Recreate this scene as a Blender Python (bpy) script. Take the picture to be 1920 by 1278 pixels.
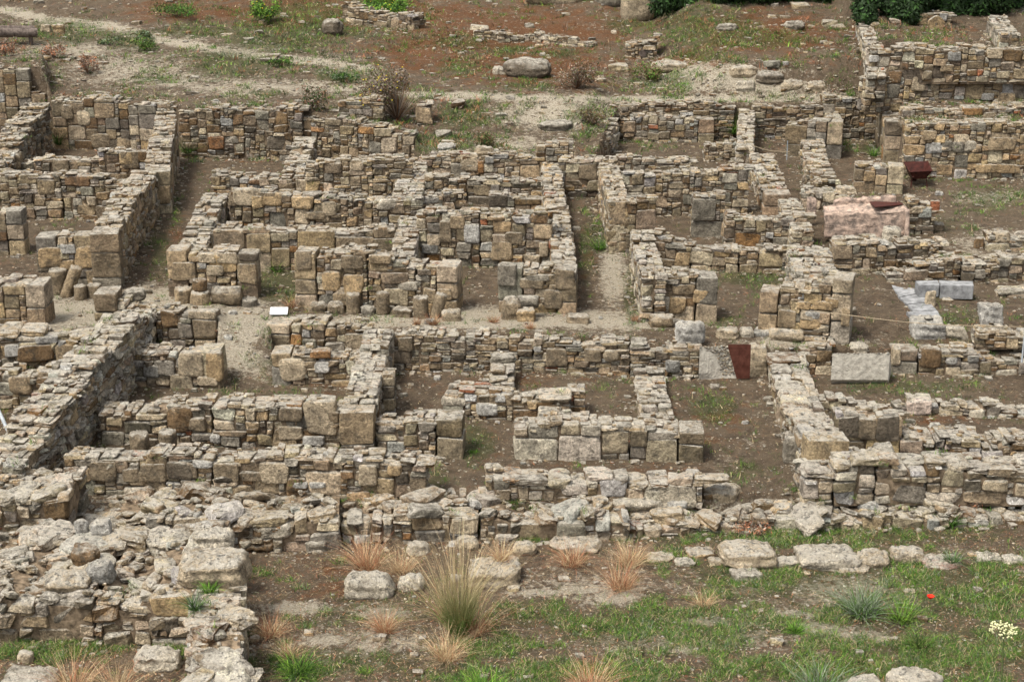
import bpy, math, random
import numpy as np
from mathutils import Vector
random.seed(7); RG = np.random.default_rng(11)
for o in list(bpy.data.objects): bpy.data.objects.remove(o)
sc = bpy.context.scene; COL = sc.collection
# ---------------------------------------------------------------- camera
F_PX, CAMZ, PITCH = 3000.0, 8.2, math.atan(990/3000)
cam = bpy.data.cameras.new('camera'); camo = bpy.data.objects.new('camera', cam); COL.objects.link(camo)
cam.sensor_width = 36; cam.lens = 36*F_PX/1920; cam.clip_end = 500; cam.clip_start = .3
camo.location = (0, 0, CAMZ); camo.rotation_euler = (math.pi/2-PITCH, 0, 0); sc.camera = camo
# ---------------------------------------------------------------- light
SUN_EL, SUN_AZ = math.radians(62), math.radians(-130)      # azimuth from +Y towards +X
w = bpy.data.worlds.new('World'); sc.world = w; w.use_nodes = True
nt = w.node_tree; nt.nodes.clear()
sky = nt.nodes.new('ShaderNodeTexSky'); sky.sky_type = 'NISHITA'; sky.sun_disc = False
sky.sun_elevation = SUN_EL; sky.sun_rotation = SUN_AZ; sky.air_density = 1.0; sky.dust_density = 5.0; sky.ozone_density = 1.0
hs = nt.nodes.new('ShaderNodeHueSaturation'); hs.inputs['Saturation'].default_value = .16
bg = nt.nodes.new('ShaderNodeBackground'); bg.inputs['Strength'].default_value = .115
wo = nt.nodes.new('ShaderNodeOutputWorld')
nt.links.new(sky.outputs[0], hs.inputs['Color']); nt.links.new(hs.outputs[0], bg.inputs['Color']); nt.links.new(bg.outputs[0], wo.inputs[0])
sl = bpy.data.lights.new('sun', 'SUN'); sl.energy = 2.1; sl.angle = math.radians(15); sl.color = (1, .92, .79)
so = bpy.data.objects.new('sun', sl); COL.objects.link(so)
sd = Vector((math.sin(SUN_AZ)*math.cos(SUN_EL), math.cos(SUN_AZ)*math.cos(SUN_EL), math.sin(SUN_EL)))
so.rotation_euler = sd.to_track_quat('Z', 'Y').to_euler()
sc.view_settings.view_transform = 'Standard'; sc.view_settings.look = 'None'
sc.view_settings.exposure = 0.94; sc.view_settings.gamma = 1

# ---------------------------------------------------------------- projection helpers (photo measurements -> world)
CP, SP = math.cos(PITCH), math.sin(PITCH)
def ray(px, py):
    a = (px-960)/F_PX; b = (639-py)/F_PX
    return np.array([a, CP+b*SP, -SP+b*CP])
def onz(px, py, z):
    d = ray(px, py); t = (z-CAMZ)/d[2]
    return np.array([d[0]*t, d[1]*t, z])
def project(X, Y, Z):
    dz = Z-CAMZ; dep = Y*CP-dz*SP; up = Y*SP+dz*CP
    return 960+F_PX*X/dep, 639-F_PX*up/dep
def smooth(a, b, x):
    t = np.clip((x-a)/(b-a), 0, 1); return t*t*(3-2*t)
def vnoise(x, y, s, seed=0):
    x = np.asarray(x, float)/s+seed*17.3; y = np.asarray(y, float)/s+seed*9.1
    xi = np.floor(x).astype(int); yi = np.floor(y).astype(int); fx = x-xi; fy = y-yi
    fx = fx*fx*(3-2*fx); fy = fy*fy*(3-2*fy)
    def h(a, b):
        v = np.sin(a*127.1+b*311.7+seed*74.7)*43758.5453; return v-np.floor(v)
    return (h(xi, yi)*(1-fx)+h(xi+1, yi)*fx)*(1-fy)+(h(xi, yi+1)*(1-fx)+h(xi+1, yi+1)*fx)*fy*1.0
# ---------------------------------------------------------------- terrain levels
def yat(px, py, z): return onz(px, py, z)[1]
Y560, Y300 = yat(960, 560, 0), yat(960, 300, .5)
def zS(X, Y): return np.interp(Y, [Y560, Y300, Y300+3], [0, .5, .55])
YL7, YL9 = yat(960, 720, -.5), yat(960, 940, -.68)
def zL(X, Y): return np.interp(Y, [YL9-.6, YL9, YL7], [-.72, -.68, -.5])+0*Y
def zF(X, Y): return -1.0+0*Y
def face(px, pt, pb, zb):
    """foot of a wall face seen at px, pb on level zb, and the height at which its top shows at pt"""
    q = onz(px, pb, zb); d = ray(px, pt); return q[0], q[1], CAMZ+d[2]*q[1]/d[1]
def yS(y): return float(np.interp(yat(960, y, .4), [Y560, Y300, Y300+3], [0, .5, .55]))
CREST = [(-400,122,262),(95,124,262),(104,184,278),(228-100,185,278),(228,188,281),(332,198,288),(345,202,297),(565,205,301),(672,226,306),(778,252,312),(790,292,337),(1045,292,340),(1112,292,330),(1134,245,300),(1158,194,262),(1375,192,262),(1535,194,262),(1548,182,262),(1676,182,262),(1688,226,330),(1700,228,334),(2600,232,338)]
cw = np.array([face(x, t, b, yS(b)) for x, t, b in CREST]); cw[:, 0] /= cw[:, 1]; cw = cw[np.argsort(cw[:, 0])]
def yB(X): return np.interp(X, cw[:, 0], cw[:, 1])+.22
def zB(X): return np.interp(X, cw[:, 0], cw[:, 2])-.07
YG = [yat(1700, 226, 1.62)+.1]
xr_n, xr_f = onz(1636, 180, 1.7), onz(1612, 40, 2.9)
def xR(Y): return np.interp(Y, [xr_n[1], xr_f[1]], [xr_n[0], xr_f[0]])
Y3, Y4 = yat(1750, 142, 2.35), yat(1750, 88, 2.95)
def zH(X, Y):
    Qb = X/Y; d = np.maximum(Y-yB(Qb), 0)
    G = 1.35+.095*(Y-36.5); m_ = smooth(.3, 4.5, d)
    z = (zB(Qb)+.05*d)*(1-m_)+G*m_+.26*(vnoise(X, Y, 2.1, 3)-.5)*smooth(0, 2, d)+.16*(vnoise(X, Y, .9, 4)-.5)*smooth(.2, 2, d)+.5*(vnoise(X, Y, 5, 5)-.5)*smooth(1, 5, d)
    xa, xb = onz(1215, 150, 1.8)[0], onz(1650, 150, 1.8)[0]
    yk = yat(1400, 178, 1.6)+.25*(vnoise(X, Y, 1.0, 8)-.5)
    z = z+.75*smooth(xa, xa+2.2, X)*smooth(yk, yk+1.1, Y)
    zr = np.interp(Y, [YG[0], Y3+.15, Y3+.35, Y4+.15, Y4+.35, Y4+12], [1.62, 1.72, 2.3, 2.38, 2.88, 4.0])
    k = smooth(-.15, .15, X-xR(Y))*(Y > YG[0]-.5)
    return z*(1-k)+zr*k
LSP = [(-400,628,700),(60,624,706),(190,630,700),(215,590,690),(298,580,655),(405,586,662),(430,602,662),(490,606,662),(505,602,656),(694,606,662),(737,624,694),(1000,630,700),(1180,640,704),(1310,650,708),(1440,652,704),(1495,654,698),(1560,650,700),(1660,655,700),(1690,652,698),(1800,662,700),(2600,672,704)]
lw = np.array([face(x, t, b, -.5) for x, t, b in LSP]); lw[:, 0] /= lw[:, 1]; lw = lw[np.argsort(lw[:, 0])]
def yLS(X): return np.interp(X, lw[:, 0], lw[:, 1])+.2
def zLS(X): return np.interp(X, lw[:, 0], lw[:, 2])-.06
FLP = [(-500,1112,1206),(360,1112,1208),(395,1100,1200),(450,975,1015),(640,966,1018),(641,962,1008),(1180,970,1006),(1500,970,986),(1760,966,980),(2600,962,976)]
fw = np.array([face(x, t, b, -.95) for x, t, b in FLP]); fw[:, 0] /= fw[:, 1]; fw = fw[np.argsort(fw[:, 0])]
def yFL(X): return np.interp(X, fw[:, 0], fw[:, 1])+.5
gx0, gx1 = [q[0]/q[1] for q in (onz(418, 640, -.2), onz(498, 640, -.2))]
def T(X, Y):
    X = np.asarray(X, float); Y = np.asarray(Y, float)
    n = .05*(vnoise(X, Y, 1.3, 1)-.5)+.022*(vnoise(X, Y, .35, 2)-.5)+.020*(vnoise(X, Y, .14, 7)-.5)
    g = (X/Y > gx0-.004)*(X/Y < gx1+.004)
    Qb = X/Y; ls = yLS(Qb); wd = np.where(g, 1.7, .10)
    t = smooth(ls-wd, ls+.02, Y)
    zs = zS(X, Y); zs = zs+(np.minimum(zLS(Qb), 0.1)-zs)*smooth(ls+1.6, ls+.2, Y)
    z = zL(X, Y)*(1-t)+zs*t
    fl = yFL(Qb); t = smooth(fl-.1, fl+.1, Y); z = zF(X, Y)*(1-t)+z*t
    b = yB(Qb); t = smooth(b-.08, b+.05, Y); z = z*(1-t)+zH(X, Y)*t
    return z+n+.05*(vnoise(X, Y, .8, 12)-.5)*(Y < fl)
ZON = {'S': zS, 'L': zL, 'F': zF, 'H': zH}
def base(px, py, zone):
    if not isinstance(zone, str): return onz(px, py, zone)
    z = 0.5
    for _ in range(40):
        p = onz(px, py, z); z = .5*z+.5*float(ZON[zone](p[0], p[1]))
    return onz(px, py, z)
def ground(px, py):
    t = 12.0; d = ray(px, py)
    while t < 120:
        q = d*t
        if q[2]+CAMZ <= float(T(q[0], q[1])): break
        t += .05
    return np.array([q[0], q[1], q[2]+CAMZ])
# ---------------------------------------------------------------- materials
def newmat(name):
    m = bpy.data.materials.new(name); m.use_nodes = True; n = m.node_tree; n.nodes.clear()
    out = n.nodes.new('ShaderNodeOutputMaterial'); b = n.nodes.new('ShaderNodeBsdfPrincipled'); b.inputs['Roughness'].default_value = .9
    b.inputs['Specular IOR Level'].default_value = .15
    n.links.new(b.outputs[0], out.inputs[0]); return m, n, b
class NN:
    def __init__(s, n): s.n = n; s.tc = n.nodes.new('ShaderNodeTexCoord'); s.vec = None
    def L(s, a, b): s.n.links.new(a, b)
    def pos(s):
        g = s.n.nodes.new('ShaderNodeNewGeometry'); return g
    def noise(s, scale, detail=4, rough=.6, vec=None):
        t = s.n.nodes.new('ShaderNodeTexNoise'); t.inputs['Scale'].default_value = scale; t.inputs['Detail'].default_value = detail; t.inputs['Roughness'].default_value = rough
        s.L(vec if vec else s.vec, t.inputs['Vector']); return t.outputs['Fac']
    def ramp(s, fac, a, b, ca=(0,0,0,1), cb=(1,1,1,1)):
        r = s.n.nodes.new('ShaderNodeValToRGB'); r.color_ramp.elements[0].position = a; r.color_ramp.elements[1].position = b
        r.color_ramp.elements[0].color = ca; r.color_ramp.elements[1].color = cb; s.L(fac, r.inputs[0]); return r.outputs[0]
    def mix(s, fac, a, b, mode='MIX'):
        m = s.n.nodes.new('ShaderNodeMix'); m.data_type = 'RGBA'; m.blend_type = mode
        for i, v in ((0, fac), (6, a), (7, b)):
            if isinstance(v, (int, float)): m.inputs[i].default_value = v
            elif isinstance(v, tuple): m.inputs[i].default_value = (*v[:3], 1)
            else: s.L(v, m.inputs[i])
        return m.outputs[2]
    def math(s, op, a, b=None):
        m = s.n.nodes.new('ShaderNodeMath'); m.operation = op
        for i, v in enumerate((a, b)):
            if v is None: continue
            if isinstance(v, (int, float)): m.inputs[i].default_value = v
            else: s.L(v, m.inputs[i])
        return m.outputs[0]
    def attr(s, name):
        a = s.n.nodes.new('ShaderNodeAttribute'); a.attribute_name = name; return a
    def bump(s, h, strength, dist, b):
        m = s.n.nodes.new('ShaderNodeBump'); m.inputs['Strength'].default_value = strength; m.inputs['Distance'].default_value = dist
        s.L(h, m.inputs['Height']); s.L(m.outputs[0], b.inputs['Normal'])
def stone_material():
    m, n, b = newmat('weathered_stone'); k = NN(n); g = k.pos(); k.vec = g.outputs['Position']
    col = k.attr('col').outputs['Color']
    n1 = k.noise(5, 5, .65); n2 = k.noise(28, 4, .7); n3 = k.noise(90, 3, .7); n4 = k.noise(2.0, 3, .5)
    c = k.mix(1.0, col, k.ramp(n1, .3, .7, (.50,.485,.465,1), (1.38,1.36,1.31,1)), 'MULTIPLY')
    c = k.mix(1.0, c, k.ramp(n2, .32, .68, (.58,.57,.55,1), (1.36,1.36,1.35,1)), 'MULTIPLY')
    c = k.mix(k.ramp(n3, .60, .66), c, k.mix(1.0, c, (.42,.40,.37), 'MULTIPLY'))       # small pits
    c = k.mix(k.math('MULTIPLY', k.ramp(k.noise(8, 6, .8), .50, .62), .66), c, (.10,.09,.072))    # dark lichen
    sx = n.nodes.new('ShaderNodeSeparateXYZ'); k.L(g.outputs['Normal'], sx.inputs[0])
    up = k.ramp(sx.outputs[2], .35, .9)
    c = k.mix(k.math('MULTIPLY', up, k.ramp(k.noise(6, 6, .8), .39, .58)), c, (.66,.61,.52))  # pale crust on tops; brighter overcast light from above painted in too
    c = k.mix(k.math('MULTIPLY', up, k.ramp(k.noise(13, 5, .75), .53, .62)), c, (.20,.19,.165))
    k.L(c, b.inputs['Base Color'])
    h = k.math('ADD', k.math('MULTIPLY', n1, 1.5), k.math('ADD', k.math('MULTIPLY', n2, .6), k.math('MULTIPLY', k.ramp(n3, .5, .7), -.35)))
    k.bump(h, 1.0, .085, b); return m
def simple(name, ca, cb, scale=12, bumps=.4, dist=.01, rough=.9, lo=.35, hi=.65):
    m, n, b = newmat(name); k = NN(n); g = k.pos(); k.vec = g.outputs['Position']; b.inputs['Roughness'].default_value = rough
    nn = k.noise(scale, 5, .7); c = k.ramp(nn, lo, hi, (*ca, 1), (*cb, 1))
    k.L(c, b.inputs['Base Color']); k.bump(nn, bumps, dist, b); return m
def leaf_material(name):
    m, n, b = newmat(name); k = NN(n); b.inputs['Roughness'].default_value = .7
    k.L(k.attr('col').outputs['Color'], b.inputs['Base Color']); return m
def ground_material():
    m, n, b = newmat('earth_ground'); k = NN(n); g = k.pos(); k.vec = g.outputs['Position']
    mk = k.attr('mask').outputs['Color']; sp = n.nodes.new('ShaderNodeSeparateColor'); k.L(mk, sp.inputs[0])
    big = k.noise(.9, 5, .65); med = k.noise(5, 5, .7); fin = k.noise(34, 4, .75); vf = k.noise(110, 3, .7)
    c = k.ramp(med, .3, .72, (.055,.040,.027,1), (.22,.165,.112,1))
    c = k.mix(k.math('MULTIPLY', k.ramp(big, .42, .62), .6), c, (.17,.13,.088))
    red = k.ramp(fin, .3, .7, (.070,.033,.016,1), (.25,.118,.052,1))
    rm = k.ramp(k.math('ADD', sp.outputs[0], k.math('ADD', k.math('MULTIPLY', k.math('SUBTRACT', med, .5), 1.6), k.math('MULTIPLY', k.math('SUBTRACT', k.noise(1.6, 5, .75), .5), 2.2))), .3, .8)
    c = k.mix(rm, c, red)
    pale = k.ramp(fin, .3, .7, (.27,.225,.165,1), (.70,.63,.50,1))
    pm = k.ramp(k.math('ADD', sp.outputs[1], k.math('ADD', k.math('MULTIPLY', k.math('SUBTRACT', k.noise(11, 5, .8), .5), 2.6), k.math('MULTIPLY', k.math('SUBTRACT', k.noise(1.9, 5, .75), .5), 1.6))), .25, .65)
    c = k.mix(pm, c, pale)
    gr = k.ramp(fin, .3, .7, (.028,.040,.010,1), (.085,.12,.030,1))
    gm = k.ramp(k.math('ADD', sp.outputs[2], k.math('MULTIPLY', k.math('SUBTRACT', k.noise(8, 5, .8), .5), 2.0)), .45, .7)
    c = k.mix(k.math('MULTIPLY', gm, .5), c, gr)
    c = k.mix(1.0, c, k.ramp(vf, .3, .7, (.55,.55,.55,1), (1.4,1.4,1.4,1)), 'MULTIPLY')
    c = k.mix(k.ramp(k.noise(70, 2, .5), .70, .73), c, (.5,.46,.40))
    k.L(c, b.inputs['Base Color'])
    k.bump(k.math('ADD', k.math('MULTIPLY', fin, .8), k.math('ADD', med, k.math('MULTIPLY', vf, .4))), 1.0, .09, b); return m
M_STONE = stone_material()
M_CORE = simple('earth_mortar', (.055,.041,.027), (.27,.205,.14), 9, .8, .03)
M_GROUND = ground_material()
M_LEAF = leaf_material('leaf_blades')
M_BARK = simple('bark', (.05,.035,.025), (.14,.10,.07), 20, .8, .02)
M_RUST = simple('rusty_red_paint', (.028,.011,.009), (.085,.026,.02), 14, .3, .004, .55)
M_BOARD = simple('brown_planks', (.055,.018,.012), (.105,.040,.028), 9, .3, .004, .6)
M_MARB = simple('grey_marble', (.12,.122,.125), (.33,.335,.34), 7, .4, .01, .7)
M_CONC = simple('pale_gravel_concrete', (.36,.33,.28), (.58,.545,.47), 11, .8, .04)
M_WHITE = simple('white_panel', (.62,.64,.66), (.72,.73,.75), 3, .05, .002, .5)
M_PLAST = simple('pink_plaster', (.16,.13,.11), (.50,.375,.30), 8, 1.0, .05, .9, .38, .62)
M_ROPE = simple('rope_fibre', (.26,.21,.14), (.40,.33,.23), 40, .2, .002)
M_STEEL = simple('galvanised_steel', (.25,.28,.30), (.40,.43,.46), 12, .1, .002, .5)
M_LOG = simple('weathered_log', (.05,.038,.032), (.19,.155,.135), 10, .6, .01)
# ---------------------------------------------------------------- mesh collecting
def tagp(o, label=None, cat=None, group=None, kind=None):
    if label: o['label'] = label
    if cat: o['category'] = cat
    if group: o['group'] = group
    if kind: o['kind'] = kind
    return o
def link(name, me, mats, parent=None, loc=(0,0,0)):
    o = bpy.data.objects.new(name, me); COL.objects.link(o); o.location = loc
    if me is not None:
        for m in (mats if isinstance(mats, (list, tuple)) else [mats]): me.materials.append(m)
    if parent: o.parent = parent
    return o
def mesh_np(name, V, Fq, col=None, smoothf=True, k=4):
    V = np.asarray(V, np.float32).reshape(-1, 3); Fq = np.asarray(Fq, np.int32).reshape(-1, k)
    me = bpy.data.meshes.new(name); me.vertices.add(len(V)); me.vertices.foreach_set('co', V.ravel())
    me.loops.add(Fq.size); me.loops.foreach_set('vertex_index', Fq.ravel())
    me.polygons.add(len(Fq)); me.polygons.foreach_set('loop_start', np.arange(0, Fq.size, k, dtype=np.int32))
    me.polygons.foreach_set('use_smooth', np.full(len(Fq), smoothf))
    if col is not None:
        a = me.color_attributes.new('col', 'FLOAT_COLOR', 'POINT'); c4 = np.ones((len(V), 4), np.float32); c4[:, :3] = col; a.data.foreach_set('color', c4.ravel())
    me.update(calc_edges=True); me.validate(); return me
def cube_template(g):
    g = np.array(g); n = len(g)-1; idx = {}; V = []; Q = []
    def vid(i, j, k):
        key = (i, j, k)
        if key not in idx: idx[key] = len(V); V.append((g[i], g[j], g[k]))
        return idx[key]
    for a in range(n):
        for b in range(n):
            Q.append([vid(a,b,0), vid(a,b+1,0), vid(a+1,b+1,0), vid(a+1,b,0)]); Q.append([vid(a,b,n), vid(a+1,b,n), vid(a+1,b+1,n), vid(a,b+1,n)])
            Q.append([vid(a,0,b), vid(a+1,0,b), vid(a+1,0,b+1), vid(a,0,b+1)]); Q.append([vid(a,n,b), vid(a,n,b+1), vid(a+1,n,b+1), vid(a+1,n,b)])
            Q.append([vid(0,a,b), vid(0,a,b+1), vid(0,a+1,b+1), vid(0,a+1,b)]); Q.append([vid(n,a,b), vid(n,a+1,b), vid(n,a+1,b+1), vid(n,a,b+1)])
    return np.array(V, float), np.array(Q)
T3 = cube_template([-1,-.74,.74,1]); T4 = cube_template([-1,-.82,0,.82,1]); T6 = cube_template([-1,-.8,-.45,0,.45,.8,1]); T2 = cube_template([-1,0,1])
def stones(C, H, P, rng, tpl=T3, jit=.14, amp=.05, rot=None, floor=None):
    """C centres, H half sizes, P squareness: returns vertices of n irregular blocks in local axes"""
    C = np.asarray(C, float); H = np.asarray(H, float); P = np.asarray(P, float); n = len(C); V0, Q = tpl
    nrm = (np.abs(V0)[None]**P[:, None, None]).sum(2)**(1/P[:, None])
    V = V0[None]/nrm[:, :, None]
    corners = rng.uniform(-1, 1, (n, 8, 3))*jit
    w = np.stack([((1+sx*V0[:, 0])*(1+sy*V0[:, 1])*(1+sz*V0[:, 2]))/8 for sx in (-1,1) for sy in (-1,1) for sz in (-1,1)], 1)
    V = V+np.einsum('vk,nkc->nvc', w, corners)
    for f in (2.1, 4.3, 8.0):
        ph = rng.uniform(0, 6.28, (n, 1, 3)); kk = rng.normal(0, f, (n, 3, 3))
        V = V+amp*(2.1/f)**.6*np.sin(np.einsum('nvc,ncd->nvd', V, kk)*.8+ph)
    V = V*H[:, None, :]
    if rot is not None:
        V = np.einsum('nvc,ndc->nvd', V, rot)
    V = V+C[:, None, :]
    faces = (Q[None]+(np.arange(n)*len(V0))[:, None, None]).reshape(-1, 4)
    return V.reshape(-1, 3), faces, len(V0)
def randrot(rng, n, tilt=.25):
    R = np.zeros((n, 3, 3))
    for i in range(n):
        a, b, c = rng.uniform(0, 6.28), rng.normal(0, tilt), rng.normal(0, tilt)
        Rz = np.array([[math.cos(a),-math.sin(a),0],[math.sin(a),math.cos(a),0],[0,0,1]])
        Rx = np.array([[1,0,0],[0,math.cos(b),-math.sin(b)],[0,math.sin(b),math.cos(b)]])
        Ry = np.array([[math.cos(c),0,math.sin(c)],[0,1,0],[-math.sin(c),0,math.cos(c)]])
        R[i] = Rx@Ry@Rz
    return R
PAL = {'tan': (.49,.385,.26), 'beige': (.62,.52,.385), 'warm': (.58,.43,.26), 'gb': (.34,.275,.195), 'grey': (.35,.32,.27), 'brown': (.26,.175,.10), 'dark': (.19,.16,.125),
       'orange': (.42,.24,.115), 'marble': (.64,.63,.61), 'blue': (.40,.395,.38), 'brick': (.44,.18,.10), 'pale': (.68,.62,.52), 'pink': (.56,.37,.30)}
MIX = {'normal': dict(tan=22, beige=18, warm=8, gb=20, grey=15, brown=7, dark=4, orange=1.0, marble=2.8, blue=.5, brick=.35, pale=5),
       'dark': dict(tan=16, beige=6, warm=5, gb=30, grey=20, brown=14, dark=10, orange=1, marble=1.2, blue=.7, brick=.2),
       'tanny': dict(tan=36, beige=16, warm=14, gb=18, grey=8, brown=4, orange=1, marble=1),
       'pier': dict(tan=20, beige=22, gb=26, grey=20, dark=4),
       'pale': dict(beige=28, pale=22, grey=18, tan=12, gb=10, marble=4, blue=.6, brick=.3, orange=.8, brown=5, dark=3),
       'warm': dict(warm=30, tan=24, beige=20, gb=8, grey=4, brown=5, orange=3, marble=3, brick=.5)}
def colors(rng, n, mix):
    m = MIX[mix]; keys = list(m); p = np.array([m[k] for k in keys], float); p /= p.sum()
    c = np.array([PAL[keys[i]] for i in rng.choice(len(keys), n, p=p)])
    return np.clip(c*rng.normal(1, .15, (n, 1)).clip(.55, 1.45)*rng.normal(1, .02, (n, 3)), .03, .8)
STY = {  # probability and size ranges in cells of 5 x 4 cm: (p, w0, w1, h0, h1, squareness)
 'rubble': [(.03,6,9,5,8,9),(.47,3,7,2,4,7),(.50,2,4,1,3,6)],
 'mixed':  [(.17,6,10,5,9,9),(.50,3,8,2,5,6),(.33,2,4,1,3,5)],
 'ashlar': [(.62,7,12,7,9,12),(.28,4,7,4,7,10),(.10,2,4,1,3,6)],
 'ortho':  [(.80,9,14,9,12,12),(.12,3,7,3,5,6),(.08,2,4,1,3,5)],
 'thin':   [(.02,6,8,4,6,9),(.50,3,7,1,3,7),(.48,2,5,1,2,6)],
 'big':    [(.26,7,13,4,8,6),(.44,4,8,2,5,5.5),(.30,2,4,1,3,5)]}
def pack(L, hmax, hf, style, rng):
    cx, cz = .05, .04; nx = max(2, int(round(L/cx))); nz = int(math.ceil(hmax/cz))+1; cx = L/nx
    occ = np.zeros((nz, nx), bool); out = []; S = STY[style]; pr = [s[0] for s in S]; tot = sum(pr); pr = [p/tot for p in pr]
    for iz in range(nz):
        ix = 0
        while ix < nx:
            if occ[iz, ix]: ix += 1; continue
            run = 1
            while ix+run < nx and not occ[iz, ix+run] and run < 20: run += 1
            s = S[rng.choice(len(S), p=pr)]
            wd = int(rng.integers(s[1], s[2]+1)); ht = int(rng.integers(s[3], s[4]+1))
            if wd > run: wd = run; ht = min(ht, max(1, int(run*1.3)))
            elif run-wd < 2: wd = run
            if wd > 3*ht+3: ht += 1
            h = hf((ix+wd/2)*cx)
            z0 = iz*cz; z1 = min((iz+ht)*cz, h+rng.uniform(-.01, .025))
            if h-z1 < .05: z1 = h+rng.uniform(-.012, .02)
            occ[iz:min(nz, iz+ht), ix:ix+wd] = True
            if z0 < h-.025: out.append((ix*cx, (ix+wd)*cx, z0, z1, s[5]))
            ix += wd
    return out
NW = [0]; SEG = {}
def wall(label, pts, z='S', t=.45, style='mixed', mix='normal', name='rubble_wall', pier='', cap='small', group=None, rough=1.0, seed=None, cat='stone wall', jag=.035):
    """pts: (px, py_top, py_base) along the FACE of the wall; the thickness lies to the left of the walking direction"""
    NW[0] += 1; rng = np.random.default_rng(1000+NW[0]*7 if seed is None else seed)
    B = []
    for q in pts:
        b = base(q[0], q[2], q[3] if len(q) > 3 else z); d = ray(q[0], q[1]); tt = b[1]/d[1]; B.append((b, max(.08, CAMZ+d[2]*tt-b[2])))
    org = np.array(B[0][0]);  root = bpy.data.objects.new(name, None); COL.objects.link(root); root.location = org; root.empty_display_size = .2
    tagp(root, label, cat, group, 'thing'); SEG[root.name] = B
    SV, SQ, SC = [], [], []; CV, CQ, CC = [], [], []; KV, KQ = [], []; PV, PQ, PC = [], [], []
    def put(lst, V, Q, nv, n, mixn, colr=None):
        c = colors(rng, n, mixn) if colr is None else colr
        off = sum(len(v) for v in lst[0]); lst[0].append(V); lst[1].append(Q+off); lst[2].append(np.repeat(c, nv, 0))
    for i in range(len(B)-1):
        (a, ha), (b, hb) = B[i], B[i+1]
        dx = b[:2]-a[:2]; L = float(np.hypot(*dx)); u = dx/L; nrm = np.array([-u[1], u[0]])
        first, last = i == 0, i == len(B)-2
        s0, s1 = 0.0, L
        ph = rng.uniform(0, 6, 3)
        def hf(s, ha=ha, hb=hb, L=L, ph=ph): return max(.05, ha+(hb-ha)*s/L-.07+jag*rough*(math.sin(s*2.3+ph[0])+.8*math.sin(s*5.1+ph[1])+.6*math.sin(s*11+ph[2])))
        def toworld(V, a=a, b=b, u=u, nrm=nrm, L=L):
            s = V[:, 0]; zb = a[2]+(b[2]-a[2])*np.clip(s/L, 0, 1)
            return np.stack([a[0]+u[0]*s+nrm[0]*V[:, 1], a[1]+u[1]*s+nrm[1]*V[:, 1], zb+V[:, 2]], 1)-org
        # corner piers of large squared blocks
        for flag, cond in (('a', first), ('b', last)):
            if flag in pier and cond:
                pw = rng.uniform(.30, .42); 
                if flag == 'a': p0, p1 = s0, s0+pw; s0 += pw+.012
                else: p0, p1 = s1-pw, s1; s1 -= pw+.012
                H = (ha if flag == 'a' else hb)-.04; zc = -.12; Cc, Hc = [], []
                while zc < H-.08:
                    hh = rng.uniform(.28, .48)
                    if H-zc-hh < .16: hh = H-zc
                    e = rng.uniform(-.012, .03); sh = rng.uniform(-.02, .10)
                    q0, q1 = (p0, p1+(sh if s1-s0 > .6 else 0)*0) 
                    Cc.append(((q0+q1)/2, t/2-e/2, zc+hh/2)); Hc.append(((q1-q0)/2, t/2+e/2, hh/2-.006)); zc += hh
                V, Q, nv = stones(Cc, Hc, [rng.uniform(14, 24) for _ in Cc], rng, T4, .06, .018); link('corner_pier', mesh_np('corner_pier', toworld(V), Q, np.repeat(colors(rng, len(Cc), 'pier'), nv, 0), False), M_STONE, root)
        if s1-s0 < .12: continue
        hmax = max(ha, hb)+.12
        low = .12
        faces = [(0, 1)] if t < .22 else [(0, 1), (1, -1)]
        for side, _ in faces:
            st = pack(s1-s0, hmax+low, lambda s: hf(s+s0)+low, style, rng)
            C, H, P = [], [], []
            for (x0, x1, z0, z1, sq) in st:
                dep = min(t/2 if t >= .22 else t, .36)*rng.uniform(.85, 1.0); pr = rng.uniform(-.012, .028)*rough
                if (x1-x0)*(z1-z0) < .02: pr -= .008
                y0, y1 = -pr, dep
                if side: y0, y1 = t-dep, t+pr
                C.append((s0+(x0+x1)/2, (y0+y1)/2, (z0+z1)/2-low)); H.append(((x1-x0)/2*1.0-.004, (y1-y0)/2, (z1-z0)/2*1.01-.003)); P.append(sq*rng.uniform(.75, 1.2))
            if C:
                V, Q, nv = stones(C, H, P, rng, T3, .23 if style not in ('ashlar', 'ortho') else .07, .05*rough if style not in ('ashlar', 'ortho') else .025)
                put((SV, SQ, SC), toworld(V), Q, nv, len(C), mix)
        # bedding core
        ns = max(2, int((s1-s0)/.15)); ss = np.linspace(s0+.03, s1-.03, ns); prof = np.array([hf(s)-.02 for s in ss])
        y0, y1 = .035, max(.06, t-.035)
        vv = []
        for s, h in zip(ss, prof): vv += [(s, y0, -.15), (s, y0, h-.02), (s, (y0+y1)/2, h+rng.uniform(-.02,.02)), (s, y1, h-.02), (s, y1, -.15)]
        vv = toworld(np.array(vv)); off = sum(len(v) for v in KV); qq = []
        for j in range(ns-1):
            for k in range(4): qq.append([off+j*5+k, off+(j+1)*5+k, off+(j+1)*5+k+1, off+j*5+k+1])
        for j in (0, ns-1):
            o_ = off+j*5; qq += [[o_, o_+1, o_+2, o_+3], [o_, o_+3, o_+4, o_+4]]
        KV.append(vv); KQ.append([q for q in qq if len(set(q)) == 4])
        # capping: small stones bedded on the top
        C, H, P = [], [], []; s = s0+.02
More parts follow.
